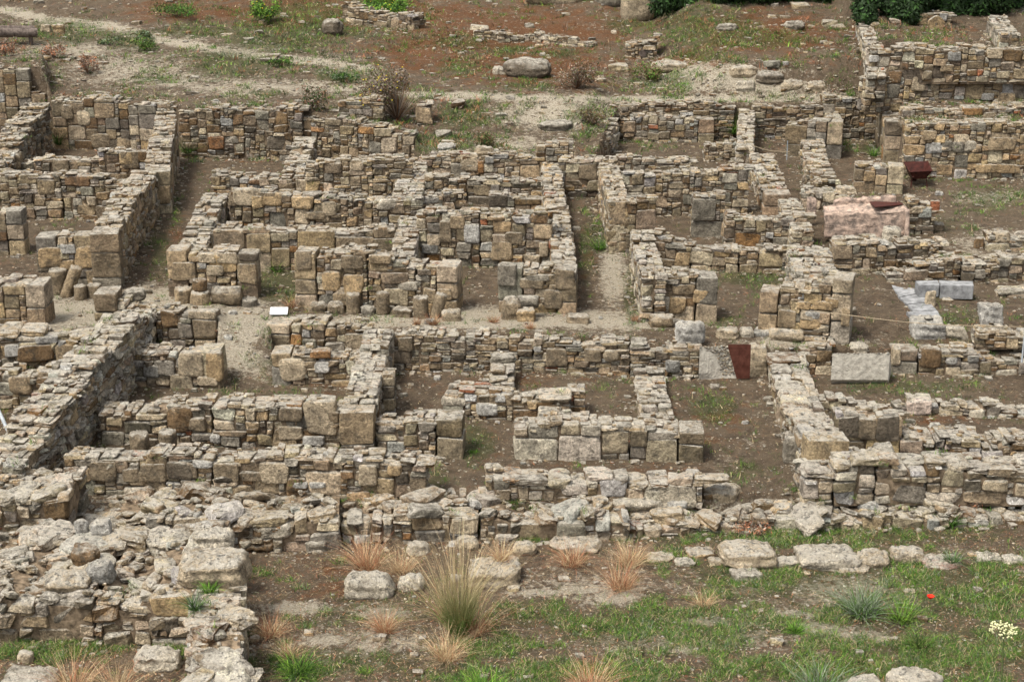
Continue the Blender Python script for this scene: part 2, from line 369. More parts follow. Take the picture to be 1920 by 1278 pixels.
        while s < s1-.04 and cap != 'rubble':
            wS = rng.uniform(.09, .26) if cap == 'small' else rng.uniform(.2, .5); d = 0.0
            while d < t-.03:
                wd = min(rng.uniform(.10, .28) if cap == 'small' else rng.uniform(.2, .5), t-d)
                if t-d-wd < .08: wd = t-d
                if rng.random() < .86:
                    hh = rng.uniform(.018, .042)*(1 if cap == 'small' else 1.6); sx = rng.uniform(-.03, .03)
                    C.append((s+wS/2+sx, d+wd/2, hf(min(max(s+wS/2, s0), s1))+hh*.35+rng.uniform(-.02, .015))); H.append((wS/2*.98, wd/2*.98, hh)); P.append(rng.uniform(4, 8))
                d += wd
            s += wS*rng.uniform(.9, 1.05)
        if cap == 'rubble':
            C, H, P = [], [], []; n_ = int((s1-s0)*t*40); q = np.exp(rng.normal(math.log(.05), .60, n_)).clip(.02, .19)
            for r in sorted(q, reverse=True):
                s = rng.uniform(s0+.05, s1-.05); d = rng.uniform(.05, t-.05); C.append((s, d, hf(s)+r*.12)); H.append((r*rng.uniform(1, 1.7), r*rng.uniform(.8, 1.2), r*rng.uniform(.36, .68))); P.append(rng.uniform(3, 6.5))
            V, Q, nv = stones(C, H, P, rng, T6, .34, .10, rot=randrot(rng, len(C), .16)); put((CV, CQ, CC), toworld(V), Q, nv, len(C), 'normal' if rng.random() < .5 else 'pale'); C, H, P = [], [], []
        for _ in range(int((s1-s0)*t*16)):
            s = rng.uniform(s0+.04, s1-.04); r = rng.uniform(.015, .04)
            C.append((s, rng.uniform(.04, t-.04), hf(s)+.05)); H.append((r*1.3, r, r*.7)); P.append(3)
        if C:
            V, Q, nv = stones(C, H, P, rng, T3 if cap == 'small' else T6, .26, .07); put((CV, CQ, CC), toworld(V), Q, nv, len(C), 'pale' if mix == 'pale' else ('tanny' if mix in ('tanny', 'warm') else 'normal'))
    if SV: link('masonry', mesh_np('masonry', np.vstack(SV), np.vstack(SQ), np.vstack(SC), False), M_STONE, root)
    if CV: link('capping_stones', mesh_np('capping_stones', np.vstack(CV), np.vstack(CQ), np.vstack(CC), False), M_STONE, root)
    if KV: link('mortar_core', mesh_np('mortar_core', np.vstack(KV), np.vstack(KQ), smoothf=False), M_CORE, root)
    return root
def rock(label, px, py, wpx, hpx, dep=None, kind='beige', sq=4.5, z=None, yaw=0, name='loose_stone', cat='stone', mat=None, group=None, amp=.07, jit=.2, tilt=0, sink=.1, seed=None):
    """a block whose base front centre is seen at px, py; size in photo pixels, depth in metres"""
    NW[0] += 1; rng = np.random.default_rng(5000+NW[0] if seed is None else seed)
    p = ground(px, py) if z is None else base(px, py, z); depth = p[1]*CP-(p[2]-CAMZ)*SP; s = depth/F_PX
    W, Hh = wpx*s, hpx*s/CP*.93; D = dep if dep else W*.7
    Hh = max(.04, Hh-(D*.30*.5 if dep is None else 0))
    V, Q, nv = stones([(0, 0, Hh/2-sink*Hh/2)], [(W/2, D/2, Hh/2*(1+sink))], [sq], rng, T6, jit, amp)
    cy, sy = math.cos(yaw), math.sin(yaw)
    if tilt:
        ct, st_ = math.cos(tilt), math.sin(tilt); V = np.stack([V[:, 0]*ct-V[:, 2]*st_, V[:, 1], V[:, 0]*st_+V[:, 2]*ct], 1)
    V = np.stack([V[:, 0]*cy-V[:, 1]*sy, V[:, 0]*sy+V[:, 1]*cy, V[:, 2]], 1)
    c = np.array(PAL[kind])*rng.normal(1, .05)
    me = mesh_np(name, V, Q, np.repeat(c[None], len(V), 0)); o = link(name, me, mat or M_STONE, None, (p[0], p[1]+D/2, p[2]))
    return tagp(o, label, cat, group)
# ---------------------------------------------------------------- the ground
SOFT = []   # (px, py, rx, ry, channel, amount) patches of soil colour as measured on the photograph
def patch(ch, amt, *e):
    for q in e: SOFT.append((*q, ch, amt))
patch(0, .9, (960,60,330,75), (760,30,300,40), (1000,120,230,60), (1430,60,200,50), (560,20,300,40), (330,20,120,30), (1300,120,90,40), (800,100,140,50))
patch(0, .42, (1760,60,120,30), (1330,780,120,70), (1000,720,200,30), (600,720,110,20), (1080,880,240,25), (1750,790,200,20), (40,785,90,40), (640,1090,160,70), (1500,740,60,20), (1200,540,50,50), (330,450,30,60),(1100,450,25,90))
patch(1, .55, (100,40,90,10), (210,55,90,10), (330,75,90,10), (450,95,100,10), (570,112,100,10), (660,135,70,16))
patch(1, .8, (880,180,120,9), (1040,185,140,9), (1220,187,140,9), (1400,182,140,10), (1520,180,90,10))
patch(1, .62, (500,165,230,20), (330,150,130,20), (640,165,90,16), (130,95,120,18))
patch(1, .9, (130,590,120,45), (450,600,90,50), (455,670,50,40), (300,560,200,25), (600,600,200,10), (1100,600,220,20), (900,590,200,18), (1150,520,30,60), (1040,215,120,35), (1350,150,140,30), (1300,135,60,20), (1460,165,90,15), (1500,640,120,12))
patch(1, .55, (1100,1100,200,30), (1600,1100,200,40), (1300,1200,200,30), (1550,1190,120,22), (700,1200,150,40), (1000,980,420,22), (350,960,300,30), (1600,950,400,18), (230,1020,250,40), (960,270,120,20), (230,130,160,40), (1850,470,80,50), (1850,370,80,15))
patch(2, 1.2, (430,120,85,32), (520,70,120,38), (120,60,90,28), (250,75,50,22), (870,215,60,32), (640,140,60,16), (830,270,90,20), (1120,440,22,36), (520,535,50,40), (1185,560,20,70), (1410,522,70,15), (890,830,50,40), (1340,765,50,30), (710,30,80,30), (560,30,120,30), (1340,60,110,35), (1250,150,60,25), (1100,215,40,20))
patch(2, 1.15, (1500,1000,450,30), (1750,1110,280,80), (1450,1080,200,50), (1250,1180,260,50), (1050,1262,380,30), (560,1250,110,35), (1800,1220,240,60), (1300,990,250,25), (100,1215,160,30), (1500,1250,200,30), (1000,1150,100,30), (640,1240,200,30))
patch(2, .70, (1700,725,200,20), (1860,375,80,40), (1750,420,70,30), (1400,880,60,30), (500,680,60,20), (1350,600,60,15), (1600,1150,340,110), (800,900,60,40), (700,1150,200,60), (1780,600,120,20), (1620,280,60,20), (1300,30,120,40), (900,1210,200,40))
patch(1, .95, (1540,1178,90,14), (1600,1190,70,12), (1330,1165,90,9), (1480,1150,70,10), (1150,1120,70,14), (1090,1105,60,10), (1300,1215,60,12), (720,1150,60,16), (620,1200,60,14), (560,1140,70,14), (1010,1110,60,10), (1620,1195,60,12))
patch(2, .75, (300,470,30,70), (1100,470,22,90), (330,400,16,50))
def line(ch, amt, r, *p):
    for (ax, ay), (bx, by) in zip(p[:-1], p[1:]):
        n = max(2, int(abs(bx-ax)/22)); 
        for k in range(n): f = k/n; SOFT.append((ax+(bx-ax)*f, ay+(by-ay)*f, 26, r, ch, amt))
line(1, 1.25, 7, (20,20),(90,38),(200,48),(300,76),(360,84),(430,98),(520,108),(600,116),(700,132))
line(1, 1.25, 6, (700,178),(860,178),(1000,184),(1150,186),(1300,186),(1450,184),(1560,184))
line(1, 1.2, 16, (100,580),(300,570)); line(1, 1.25, 16, (420,590),(480,610),(440,650),(460,700))
line(1, 1.2, 12, (560,605),(720,602),(900,606),(1100,604),(1260,606)); line(1, 1.0, 22, (1150,500),(1160,560)); line(1, .9, 12, (300,560),(420,585))
patch(2, 1.0, (180,62,60,12), (370,60,120,14), (650,60,60,14), (860,80,60,16), (960,95,60,14), (1050,100,50,12), (1180,45,60,16), (1450,75,80,18), (1320,105,60,14), (860,128,50,14), (990,160,60,10), (60,150,40,14), (300,150,60,10), (500,175,50,8))
SOFT = np.array(SOFT)
def mask_at(X, Y, Z):
    px, py = project(X, Y, Z); out = [np.zeros_like(px) for _ in range(3)]
    for (cx, cy, rx, ry, ch, am) in SOFT:
        d = ((px-cx)/rx)**2+((py-cy)/ry)**2; v = am*np.exp(-d*1.1); ch = int(ch); out[ch] = np.maximum(out[ch], v)
    return out
def grid(x0, x1, nx, y0, y1, ny):
    xs = np.linspace(x0, x1, nx); ys = np.linspace(y0, y1, ny); X, Y = np.meshgrid(xs, ys); return X, Y
def sheet(name, X, Y):
    ny, nx = X.shape; Z = T(X, Y); V = np.stack([X, Y, Z], -1).reshape(-1, 3)
    i = np.arange(ny-1)[:, None]*nx+np.arange(nx-1)[None]; Q = np.stack([i, i+1, i+nx+1, i+nx], -1).reshape(-1, 4)
    me = mesh_np(name, V, Q); m = mask_at(V[:, 0], V[:, 1], V[:, 2]); a = me.color_attributes.new('mask', 'FLOAT_COLOR', 'POINT')
    c = np.ones((len(V), 4), np.float32); c[:, 0], c[:, 1], c[:, 2] = m; a.data.foreach_set('color', c.ravel()); return me
us = np.linspace(-1, 1, 560); ys = np.concatenate([np.arange(9, 15, .12), np.arange(15, 44, .05), np.arange(44, 60, .12), np.geomspace(60, 400, 60)])
X = us[None]*(4.5+ys[:, None]*.40); Y = ys[:, None]+0*X
tagp(link('ground', sheet('ground', X, Y), M_GROUND), 'brown earth floor and hillside of the ruins with paths and grass', 'ground', None, 'structure')

# ---------------------------------------------------------------- walls, back to front
R_ = 'retaining_wall'; A_ = 'ashlar_wall'
W = wall
# upper left
W('tall tan squared-block wall at the far left edge, just below the log bench', [(-120,122,262),(66,126,262)], 'S', .5, 'ashlar', 'tanny', A_, 'b', cat='ashlar wall')
W('short stepped end of the tall tan wall, lower, behind the mossy sloping wall', [(66,160,262),(92,184,262)], 'S', .45, 'ashlar', 'tanny', A_)
W('mossy wall sloping up to the right, left of the brown ashlar back wall', [(-70,368,420),(20,305,352),(60,243,312),(102,188,282)], 'S', .6, 'mixed', 'dark', rough=1.4)
W('brown squared-block back wall in the upper left room, carrying the weedy slope', [(103,182,278),(228,186,280),(332,196,286)], 'S', .5, 'ashlar', 'dark', R_, cat='retaining wall')
W('tall end wall of brown ashlar beside the upper end of the left alley', [(328,262,350),(337,206,305)], 'S', .45, 'ashlar', 'tanny', A_, 'a')
W('stepped wall with two tall dressed posts at its end along the left alley', [(322,318,400),(328,252,335)], 'S', .5, 'ortho', 'tanny', A_, 'ab')
W('long pale-topped wall along the left side of the left alley, ending at a facade', [(228,434,545),(262,368,468),(300,318,402)], 'S', .5, 'mixed', 'tanny', pier='a')
W('short facade with two big pale blocks behind the leaning column drum', [(74,440,540),(186,438,538)], 'S', .45, 'mixed', 'warm', 'facade_wall', 'ab')
W('thin low cross wall in the upper left rooms, behind the patched plaster wall', [(38,300,335),(190,297,335)], 'S', .4, 'mixed', 'dark')
W('low back cross wall with one big square slab in the upper left rooms', [(188,284,345),(292,282,340)], 'S', .4, 'mixed', 'normal')
W('patched cross wall with crumbling plaster in the upper left rooms', [(4,325,408),(120,328,410),(245,334,412)], 'S', .4, 'mixed', 'normal', rough=1.3)
W('narrow ashlar pier at the left edge in front of the patched plaster wall', [(-60,396,478),(48,390,478)], 'S', .35, 'ortho', 'dark', A_, 'b')
W('squared block wall end at the left edge beside the gravel street, with a dark hollow', [(-90,528,614),(88,530,614)], 'S', .55, 'ashlar', 'tanny', A_, 'b')
W('left edge short wall of grey stones behind the narrow pier', [(-60,300,350),(8,322,372)], 'S', .4, 'mixed', 'dark')
# upper middle block
W('long grey-brown retaining wall right of the left alley, under the gravel slope', [(340,200,296),(460,200,298),(570,203,302)], 'S', .5, 'mixed', 'dark', R_, cat='retaining wall')
W('uneven retaining wall behind the upper middle rooms, falling to the right', [(570,214,300),(672,224,306),(778,250,312)], 'S', .5, 'mixed', 'normal', R_, cat='retaining wall')
W('ruined wall stub above the retaining wall, left of the bush with yellow flowers', [(634,182,214,1.55),(720,180,214,1.55)], 1.55, .4, 'rubble', 'normal')
W('isolated upright rubble pier at the right end of the upper retaining wall', [(782,192,288),(810,194,288)], 'S', .45, 'mixed', 'normal', 'rubble_pier')
W('stepped dividing wall descending from the grey retaining wall', [(572,330,362),(577,300,345),(596,252,306)], 'S', .5, 'mixed', 'normal', pier='b')
W('low terrace wall of two courses with a square block end, upper middle', [(398,326,362),(584,334,364)], 'S', .45, 'mixed', 'normal', pier='b')
W('room wall with big squared stones below the uneven retaining wall', [(574,298,374),(700,297,374),(776,294,372)], 'S', .4, 'mixed', 'tanny')
W('pale-topped wall along the right side of the left alley', [(386,462,530),(404,418,478),(432,356,416)], 'S', .5, 'mixed', 'pale')
W('long cross wall capped by two big pale boulders, middle of the upper rooms', [(432,352,430),(590,366,432),(700,374,432),(772,372,430)], 'S', .5, 'mixed', 'normal')
W('wall of upright square slabs on rubble footing above the grassy doorway', [(404,424,508),(560,428,508),(742,430,506)], 'S', .45, 'ortho', 'tanny', A_)
W('facade with white slab and column drums at its foot, right of the left alley', [(317,466,560),(484,474,560)], 'S', .5, 'mixed', 'tanny', 'facade_wall', 'ab')
W('long facade behind the row of seven column stumps', [(555,468,576),(690,470,580),(780,490,582),(858,496,586)], 'S', .5, 'mixed', 'normal', 'facade_wall', 'ab')
W('pale topped dividing wall left of the room with the grey marble slab', [(776,488,560),(784,440,510),(794,396,470)], 'S', .42, 'mixed', 'pale')
W('broad collapsed wall top between the upper middle rooms', [(792,376,412),(802,300,345)], 'S', .62, 'rubble', 'pale', rough=1.4)
# centre
W('upper cross wall with a pale square block and orange stone, below the pale boulder', [(786,292,338),(900,288,338),(1050,290,340)], 'S', .42, 'mixed', 'normal')
W('second cross wall with grey coping in the centre rooms', [(796,327,382),(876,328,382),(1020,337,382)], 'S', .38, 'mixed', 'dark')
W('short fragment of wall with a round white stone beside it, centre left', [(786,361,400),(854,356,400)], 'S', .38, 'mixed', 'dark')
W('short low ashlar bench wall against the centre dividing wall', [(916,365,402),(1022,367,402)], 'S', .38, 'ashlar', 'dark', A_)
W('tall rubble wall holding the grey inscribed marble slab', [(782,397,499),(900,396,500),(1036,397,501)], 'S', .42, 'mixed', 'normal')
W('stepped central dividing wall running down the left side of the mossy alley', [(1014,296,350),(1020,362,420),(1028,410,470),(1036,494,570)], 'S', .42, 'mixed', 'normal', pier='b')
W('facade pier between the doorway and the mossy alley, with fallen drums before it', [(935,498,586),(1080,504,590)], 'S', .5, 'mixed', 'tanny', 'facade_wall', 'ab')
W('dark brown wall closing the top of the mossy alley', [(1046,298,368),(1122,298,370)], 'S', .45, 'mixed', 'dark', R_)
W('low heap wall with round grey boulders on the grass above the mossy alley', [(1005,268,292,1.15),(1075,266,292,1.15)], 1.15, .4, 'rubble', 'normal')
# right of centre block
W('broad sloping rubble top wall left of the sunken back room', [(1112,290,300),(1134,262,298),(1160,212,280)], 'S', .65, 'rubble', 'pale', rough=1.3)
W('back retaining wall of bare earth and stone behind the sunken room', [(1162,190,262),(1375,192,262)], 'S', .45, 'thin', 'dark', R_, cat='retaining wall')
W('rubble cross wall in the sunken back room with one tall square end block', [(1168,214,266),(1338,220,268)], 'S', .38, 'mixed', 'normal', pier='b')
W('pale narrow wall rising right of the sunken back room', [(1384,199,262),(1378,276,335)], 'S', .38, 'rubble', 'pale')
W('small low wall of flat stones right of the sunken back room', [(1320,268,304),(1392,268,304)], 'S', .42, 'rubble', 'normal')
W('low cross wall with white and orange top stones, below the sunken back room', [(1128,298,345),(1302,296,342)], 'S', .42, 'mixed', 'normal')
W('room wall with a square block on top, right of the mossy alley', [(1156,324,404),(1300,322,404),(1402,312,404)], 'S', .42, 'mixed', 'normal')
W('left side wall of the block right of the mossy alley, seen edge on', [(1120,298,378),(1132,345,430),(1140,374,474)], 'S', .4, 'mixed', 'tanny')
W('tall brown ashlar front right of the mossy alley with grass at its foot', [(1141,373,474),(1228,367,474)], 'S', .4, 'ortho', 'dark', A_, 'a')
W('two-course freestanding ashlar pier in the middle of the right hand rooms', [(1297,364,444),(1358,362,444)], 'S', .4, 'ortho', 'dark', A_)
W('sloping side wall of the right hand rooms, pale top and sharp ashlar end', [(1402,284,336),(1416,322,368),(1431,360,404)], 'S', .55, 'mixed', 'normal', pier='b')
W('continuing lower piece of the sloping side wall, right of its ashlar end', [(1456,370,410),(1482,428,478)], 'S', .42, 'rubble', 'pale')
W('long cross wall of small stones in front of the freestanding ashlar pier', [(1358,404,462),(1512,404,462)], 'S', .42, 'mixed', 'normal')
W('wall at the right edge of the mossy alley running down to a facade corner', [(1180,433,505),(1192,475,560),(1201,510,606)], 'S', .42, 'mixed', 'pale')
W('facade corner with tall dressed blocks between mossy alley and grassy doorway', [(1202,510,600),(1343,516,602)], 'S', .5, 'mixed', 'tanny', 'facade_wall', 'ab')
W('curving back wall of the grassy room, small stones, right of centre', [(1216,436,502),(1295,456,508),(1384,462,511),(1476,464,512)], 'S', .4, 'mixed', 'normal')
W('very broad sloping wall top of pale rubble right of the grassy room', [(1473,458,520),(1481,495,575),(1490,532,625)], 'S', .75, 'rubble', 'pale', rough=1.2)
W('high squared facade at the corner by the rope, orange block at its base', [(1421,542,620),(1500,528,626),(1592,520,634)], 'S', .5, 'mixed', 'warm', 'facade_wall', 'ab')
# upper right
W('dark sooty wall at the back of the small upper right rooms', [(1408,197,262),(1540,194,262)], 'S', .4, 'thin', 'dark', R_, cat='retaining wall')
W('thick rough wall head above the small upper right room', [(1540,178,262),(1650,180,262)], 'S', .55, 'rubble', 'dark', R_, cat='retaining wall', rough=1.3)
W('short pale side wall inside the small upper right rooms', [(1541,197,245),(1549,224,292)], 'S', .34, 'rubble', 'pale')
W('grey ashlar front of the small upper right room, with a doorway on its right', [(1470,230,292),(1576,225,298)], 'S', .4, 'ortho', 'normal', A_, 'b')
W('tall corner wall with stacked blocks left of the high terrace wall', [(1641,186,262),(1656,224,308)], 'S', .5, 'ortho', 'tanny', A_, 'b')
W('block stub with red plaster traces below the tall corner wall', [(1600,311,360),(1692,309,364)], 'S', .5, 'ashlar', 'normal', A_, 'b')
W('rough broken wall left of the stub with red plaster', [(1500,262,300),(1512,308,350),(1530,330,372)], 'S', .5, 'rubble', 'normal', rough=1.5)
W('lowest and tallest terrace wall at the upper right, behind the wheelbarrow', [(1693,226,334),(1850,228,336),(2080,232,338)], 'S', .5, 'mixed', 'warm', R_, cat='terrace wall')
W('second terrace wall from below at the upper right, low strip of small stones', [(1690,200,230,1.5),(2080,201,230,1.5)], 1.5, .4, 'thin', 'normal', R_, cat='terrace wall')
W('third terrace wall from below at the upper right', [(1620,146,202,1.62),(1760,142,198,1.62),(2080,142,198,1.62)], 1.62, .5, 'mixed', 'normal', R_, cat='terrace wall')
W('topmost terrace wall at the upper right, with white stones in its coping', [(1630,92,146,2.3),(1800,86,146,2.3),(2080,94,146,2.3)], 2.3, .5, 'mixed', 'normal', R_, cat='terrace wall')
W('narrow wall climbing the hillside to the top edge of the picture', [(1602,-30,8,3.0),(1606,30,58,2.9),(1620,84,112,2.5),(1624,140,175,2.0)], 2.5, .42, 'rubble', 'pale')
W('ruin of flat stones around a round millstone under the dark trees', [(1722,16,60,2.95),(1782,22,60,2.95)], 2.95, .35, 'rubble', 'normal', 'ruin_wall')
W('low pale wall running downhill at the top right, right of the millstone ruin', [(1850,28,58,3.05),(1874,62,90,2.95)], 2.95, .45, 'ashlar', 'pale')
W('dark stepped wall below the pink plastered basin', [(1562,454,512),(1680,452,510),(1768,450,506)], 'S', .5, 'mixed', 'dark')
W('long low grey block wall right of the dark stepped wall', [(1664,505,530),(1800,484,528),(2080,482,528)], 'S', .5, 'mixed', 'dark', rough=1.3)
W('row of grey footing stones at the right edge behind the marble cube', [(1872,540,556),(2060,542,558)], 'S', .3, 'ashlar', 'pale', cap='big')
W('thin collapsed line of stones left of the rope post', [(1830,622,640),(2060,624,640)], 'S', .4, 'rubble', 'normal')
W('short rubble wall behind the pink plastered basin', [(1500,352,392),(1600,362,396)], 'S', .4, 'rubble', 'pale', rough=1.4)
W('knee-high rubble side of the basin with brick courses at its end', [(1700,372,440),(1752,380,440)], 'S', .55, 'rubble', 'normal', rough=1.4)
W('loose rubble bank at the right edge beyond the grey block wall', [(1850,438,470),(2040,436,474)], 'S', .5, 'rubble', 'normal', rough=1.6)
# lower tier, left
W('low ashlar stub right of the pale gravel street at the left', [(178,546,608),(220,550,608)], 'S', .5, 'ashlar', 'tanny', A_, 'a')
W('crumbled low wall of rough stones joining the ashlar stub to the long diagonal wall', [(220,572,606),(300,584,606)], 'S', .5, 'rubble', 'normal', rough=1.4)
W('left edge room wall with a white marble strip and square slab', [(-110,622,706),(90,624,706),(190,628,700)], 'L', .55, 'mixed', 'normal', cap='big')
W('left edge wall of round field stones below the marble strip wall', [(-120,690,768),(110,692,768)], 'L', .4, 'rubble', 'normal', rough=1.5)
W('long diagonal wall descending to the left edge, mossy pale top', [(52,862,968),(122,772,896),(188,684,815),(250,610,738),(298,578,655)], 'L', .62, 'thin', 'pale', rough=1.3)
W('room wall with a slanting slab beside the white gravel passage', [(296,583,660),(405,586,664)], 'L', .42, 'mixed', 'dark', pier='b')
W('low wall with a rounded upright end block left of the gravel passage', [(246,662,724),(414,656,728)], 'L', .5, 'mixed', 'normal', pier='b')
W('wall under the white panel, right of the gravel passage', [(500,602,656),(610,602,662),(694,606,662)], 'L', .5, 'mixed', 'normal', pier='a')
W('wall with a large round-topped block right of the gravel passage', [(511,658,722),(690,664,722)], 'L', .48, 'mixed', 'normal', pier='a')
W('pale rubble wall descending from the street between the lower rooms', [(700,768,862),(717,704,786),(738,618,694)], 'L', .46, 'mixed', 'pale', pier='a')
W('narrow stacked block buttress on the right of the descending pale wall', [(718,702,780),(741,698,780)], 'L', .45, 'ashlar', 'dark', 'buttress')
W('long room wall with a triangular brown slab behind two column drums', [(188,766,836),(400,760,836),(640,756,840)], 'L', .5, 'mixed', 'normal')
W('long front wall of large blocks with brick chips, ending in a leaning stone', [(124,850,926),(400,852,934),(802,856,940)], 'L', .38, 'mixed', 'normal')
# lower tier, centre and right
W('long retaining wall of small stones along the central street', [(737,624,694),(1000,630,700),(1180,640,704),(1310,650,708)], 'L', .42, 'thin', 'normal', R_, cat='retaining wall')
W('short stepped spur of big blocks dividing the two central lower rooms', [(922,658,704),(920,690,722),(918,716,742)], 'L', .38, 'mixed', 'pale', cap='big')
W('low broken wall with a white veined block in the lower centre', [(835,734,782),(1010,736,792)], 'L', .42, 'mixed', 'normal', rough=1.3)
W('chunky square stub of pitted stone in the lower centre', [(1008,730,776),(1010,770,806)], 'L', .5, 'mixed', 'pale', cap='big')
W('pair of upright weathered boulder slabs right of the chunky square stub', [(1064,734,780),(1098,732,780)], 'L', .4, 'ortho', 'dark')
W('low room wall with two reddish blocks left of the lower doorway', [(706,792,856),(868,782,860)], 'L', .45, 'mixed', 'normal', pier='b')
W('orthostat wall of dark pitted blocks in the lower centre', [(963,792,860),(1180,796,862),(1318,806,866)], 'L', .5, 'ortho', 'normal', A_, 'b')
W('pale rubble wall running down right of the central lower rooms', [(1188,684,716),(1196,740,775),(1208,788,820)], 'L', .46, 'mixed', 'pale')
W('low pale front wall with brick chips in front of the orthostat wall', [(910,896,940),(1100,898,940),(1318,898,938)], 'L', .45, 'mixed', 'pale', cap='big')
W('long pale wall running down beside the brown earth court, right of the wooden ramp', [(1438,654,700),(1452,715,760),(1468,772,826),(1512,822,905)], 'L', .58, 'mixed', 'pale', pier='b', cap='big')
W('short wall of mixed stones between the wooden ramp and gravel ramp', [(1494,656,698),(1558,648,700)], 'L', .45, 'mixed', 'normal')
W('rubble wall right of the gravel ramp reaching the right edge', [(1671,652,698),(1800,662,700),(2080,674,704)], 'L', .42, 'mixed', 'normal', pier='a')
W('thin footing line of stones with an orange cobble in the lower right court', [(1530,752,776),(1700,754,776),(2080,770,788)], 'L', .35, 'mixed', 'pale', rough=1.4)
W('upright dark square slabs standing on rubble in the lower right', [(1562,776,856),(1688,774,858)], 'L', .42, 'ortho', 'dark', A_)
W('low crumbling wall right of the dark square slabs', [(1688,806,860),(1750,822,862),(1840,828,864),(2080,838,868)], 'L', .6, 'mixed', 'normal', rough=1.3)
W('frontmost right wall of big weathered blocks above the grass', [(1506,892,934),(1562,866,932),(1640,866,930),(1735,874,930),(2080,878,934)], 'L', .6, 'big', 'pale', cap='big')
# foreground
W('square low platform of stones at the left edge of the foreground', [(-80,932,1010),(134,930,1010)], -.7, 1.0, 'mixed', 'normal', cap='rubble', rough=1.3)
W('wide collapsed wall in the left foreground with flat leaning stones', [(140,984,1030),(400,972,1030),(640,966,1022)], -.95, 1.25, 'mixed', 'pale', cap='rubble', rough=1.6)
W('wide low foreground wall with large flat blocks, centre', [(640,962,1008),(900,964,1008),(1180,968,1006)], -.95, 1.0, 'mixed', 'pale', cap='rubble', rough=1.5)
W('sunken grassy line of stones across the right foreground', [(1180,978,998),(1500,970,986),(1760,966,980),(2080,962,976)], -.95, .8, 'mixed', 'pale', cap='rubble', rough=1.5)
W('large ruined rubble wall with brick pieces in the bottom left corner', [(-60,1112,1206),(180,1112,1206),(372,1118,1210)], 'F', 2.1, 'big', 'normal', cap='rubble', rough=1.8)
W('thick pale wall in the bottom left with a straight vertical right face', [(462,1330,1440),(462,1180,1290),(462,1052,1150)], 'F', .6, 'big', 'pale', cap='rubble', rough=1.2)
# hillside
W('thin line of flat stones lying across the red hillside', [(888,54,68,'H'),(1000,62,76,'H'),(1112,74,88,'H')], 'H', .3, 'thin', 'pale', rough=1.3)
W('ruined dark wall under green bushes at the top of the red slope', [(640,10,36,'H'),(776,30,58,'H')], 'H', .5, 'mixed', 'dark', rough=1.6)
W('ruined drain of stacked stones on the hillside with a round pipe mouth', [(1172,78,108,'H'),(1232,66,108,'H')], 'H', .6, 'rubble', 'normal', rough=1.6)
# ---------------------------------------------------------------- distinctive slabs set in the wall faces
def find(part):
    for o in COL.objects:
        if o.get('label') and part in o['label'] and o.name in SEG: return o
    raise KeyError(part)
def feature(part, *items):
    root = find(part); B = SEG[root.name]
    for (px, py, wp, hp, kind, *extra) in items:
        d = ray(px, py); best = None
        for i in range(len(B)-1):
            a, b = B[i][0], B[i+1][0]; u = b[:2]-a[:2]; L = np.hypot(*u); u = u/L; n = np.array([-u[1], u[0]])
            den = d[:2]@n
            if abs(den) < 1e-4: continue
            t = (a[:2]@n)/den; s = (d[:2]*t-a[:2])@u
            if -.3 < s < L+.3: best = (t, u, n)
        if not best: continue
        t, u, n = best; p = np.array([d[0]*t, d[1]*t, CAMZ+d[2]*t]); sc_ = t/F_PX; rng = np.random.default_rng(int(px*7+py))
        V, Q, nv = stones([(0, .05, 0)], [(wp*sc_/2, .085, hp*sc_/2*1.04)], [extra[0] if extra else 7], rng, T6, .13, .022)
        V = np.stack([u[0]*V[:, 0]+n[0]*V[:, 1], u[1]*V[:, 0]+n[1]*V[:, 1], V[:, 2]], 1)+p-np.array(root.location)
        c = np.array(PAL[kind])*rng.normal(1, .04); link('face_slab', mesh_np('face_slab', V, Q, np.repeat(c[None], len(V), 0), False), M_STONE, root)
feature('inscribed marble slab', (884,438,30,36,'marble'), (858,416,26,26,'tan'), (806,466,28,20,'blue'), (940,470,40,34,'tan'), (964,446,34,22,'gb'), (1020,468,18,28,'beige'), (835,436,24,42,'gb'))
feature('triangular brown slab', (336,786,48,50,'brown',3.5), (602,784,60,62,'beige',9), (545,812,44,26,'beige'), (588,826,42,18,'marble'), (545,775,44,26,'gb'), (404,822,22,22,'marble',3.5), (368,795,34,26,'gb'))
feature('central street', (1145,667,30,24,'beige',2.6), (1043,670,40,36,'gb'), (1110,666,32,26,'gb'), (1262,686,28,22,'blue'), (1007,654,14,10,'marble'), (760,645,28,26,'gb'))
feature('right of the gravel ramp reaching', (1745,672,40,36,'brown',5), (1681,668,16,36,'beige',9), (1785,676,22,16,'marble',3), (1825,672,20,12,'blue'))
feature('white marble strip', (88,637,42,14,'marble',9), (130,660,48,36,'tan',9), (22,657,30,24,'marble'), (66,662,64,30,'brown'))
feature('round field stones', (37,722,42,38,'tan',3.5), (86,718,40,28,'brown',3.5), (74,742,32,14,'pink',3.5))
feature('slanting slab', (384,615,44,34,'gb',9), (378,590,52,16,'beige'))
feature('rounded upright end block', (357,683,46,50,'beige',8), (402,688,30,56,'warm',5), (284,696,32,24,'blue'), (390,714,40,18,'beige'))
feature('large round-topped block', (550,692,52,48,'beige',3.6), (603,688,32,22,'marble',5), (600,664,38,14,'orange'))
feature('white veined block', (913,768,40,26,'marble',6), (850,752,46,18,'pale',4), (938,746,20,16,'marble'))
feature('two big pale blocks', (94,482,42,38,'warm',6), (165,482,50,40,'warm',5), (128,466,28,20,'marble',7), (180,520,34,30,'tan'))
feature('two big pale boulders', (462,370,50,32,'beige',4), (508,374,46,26,'warm',4), (724,384,40,22,'pale',3), (618,392,26,28,'beige',4), (590,404,38,14,'gb'))
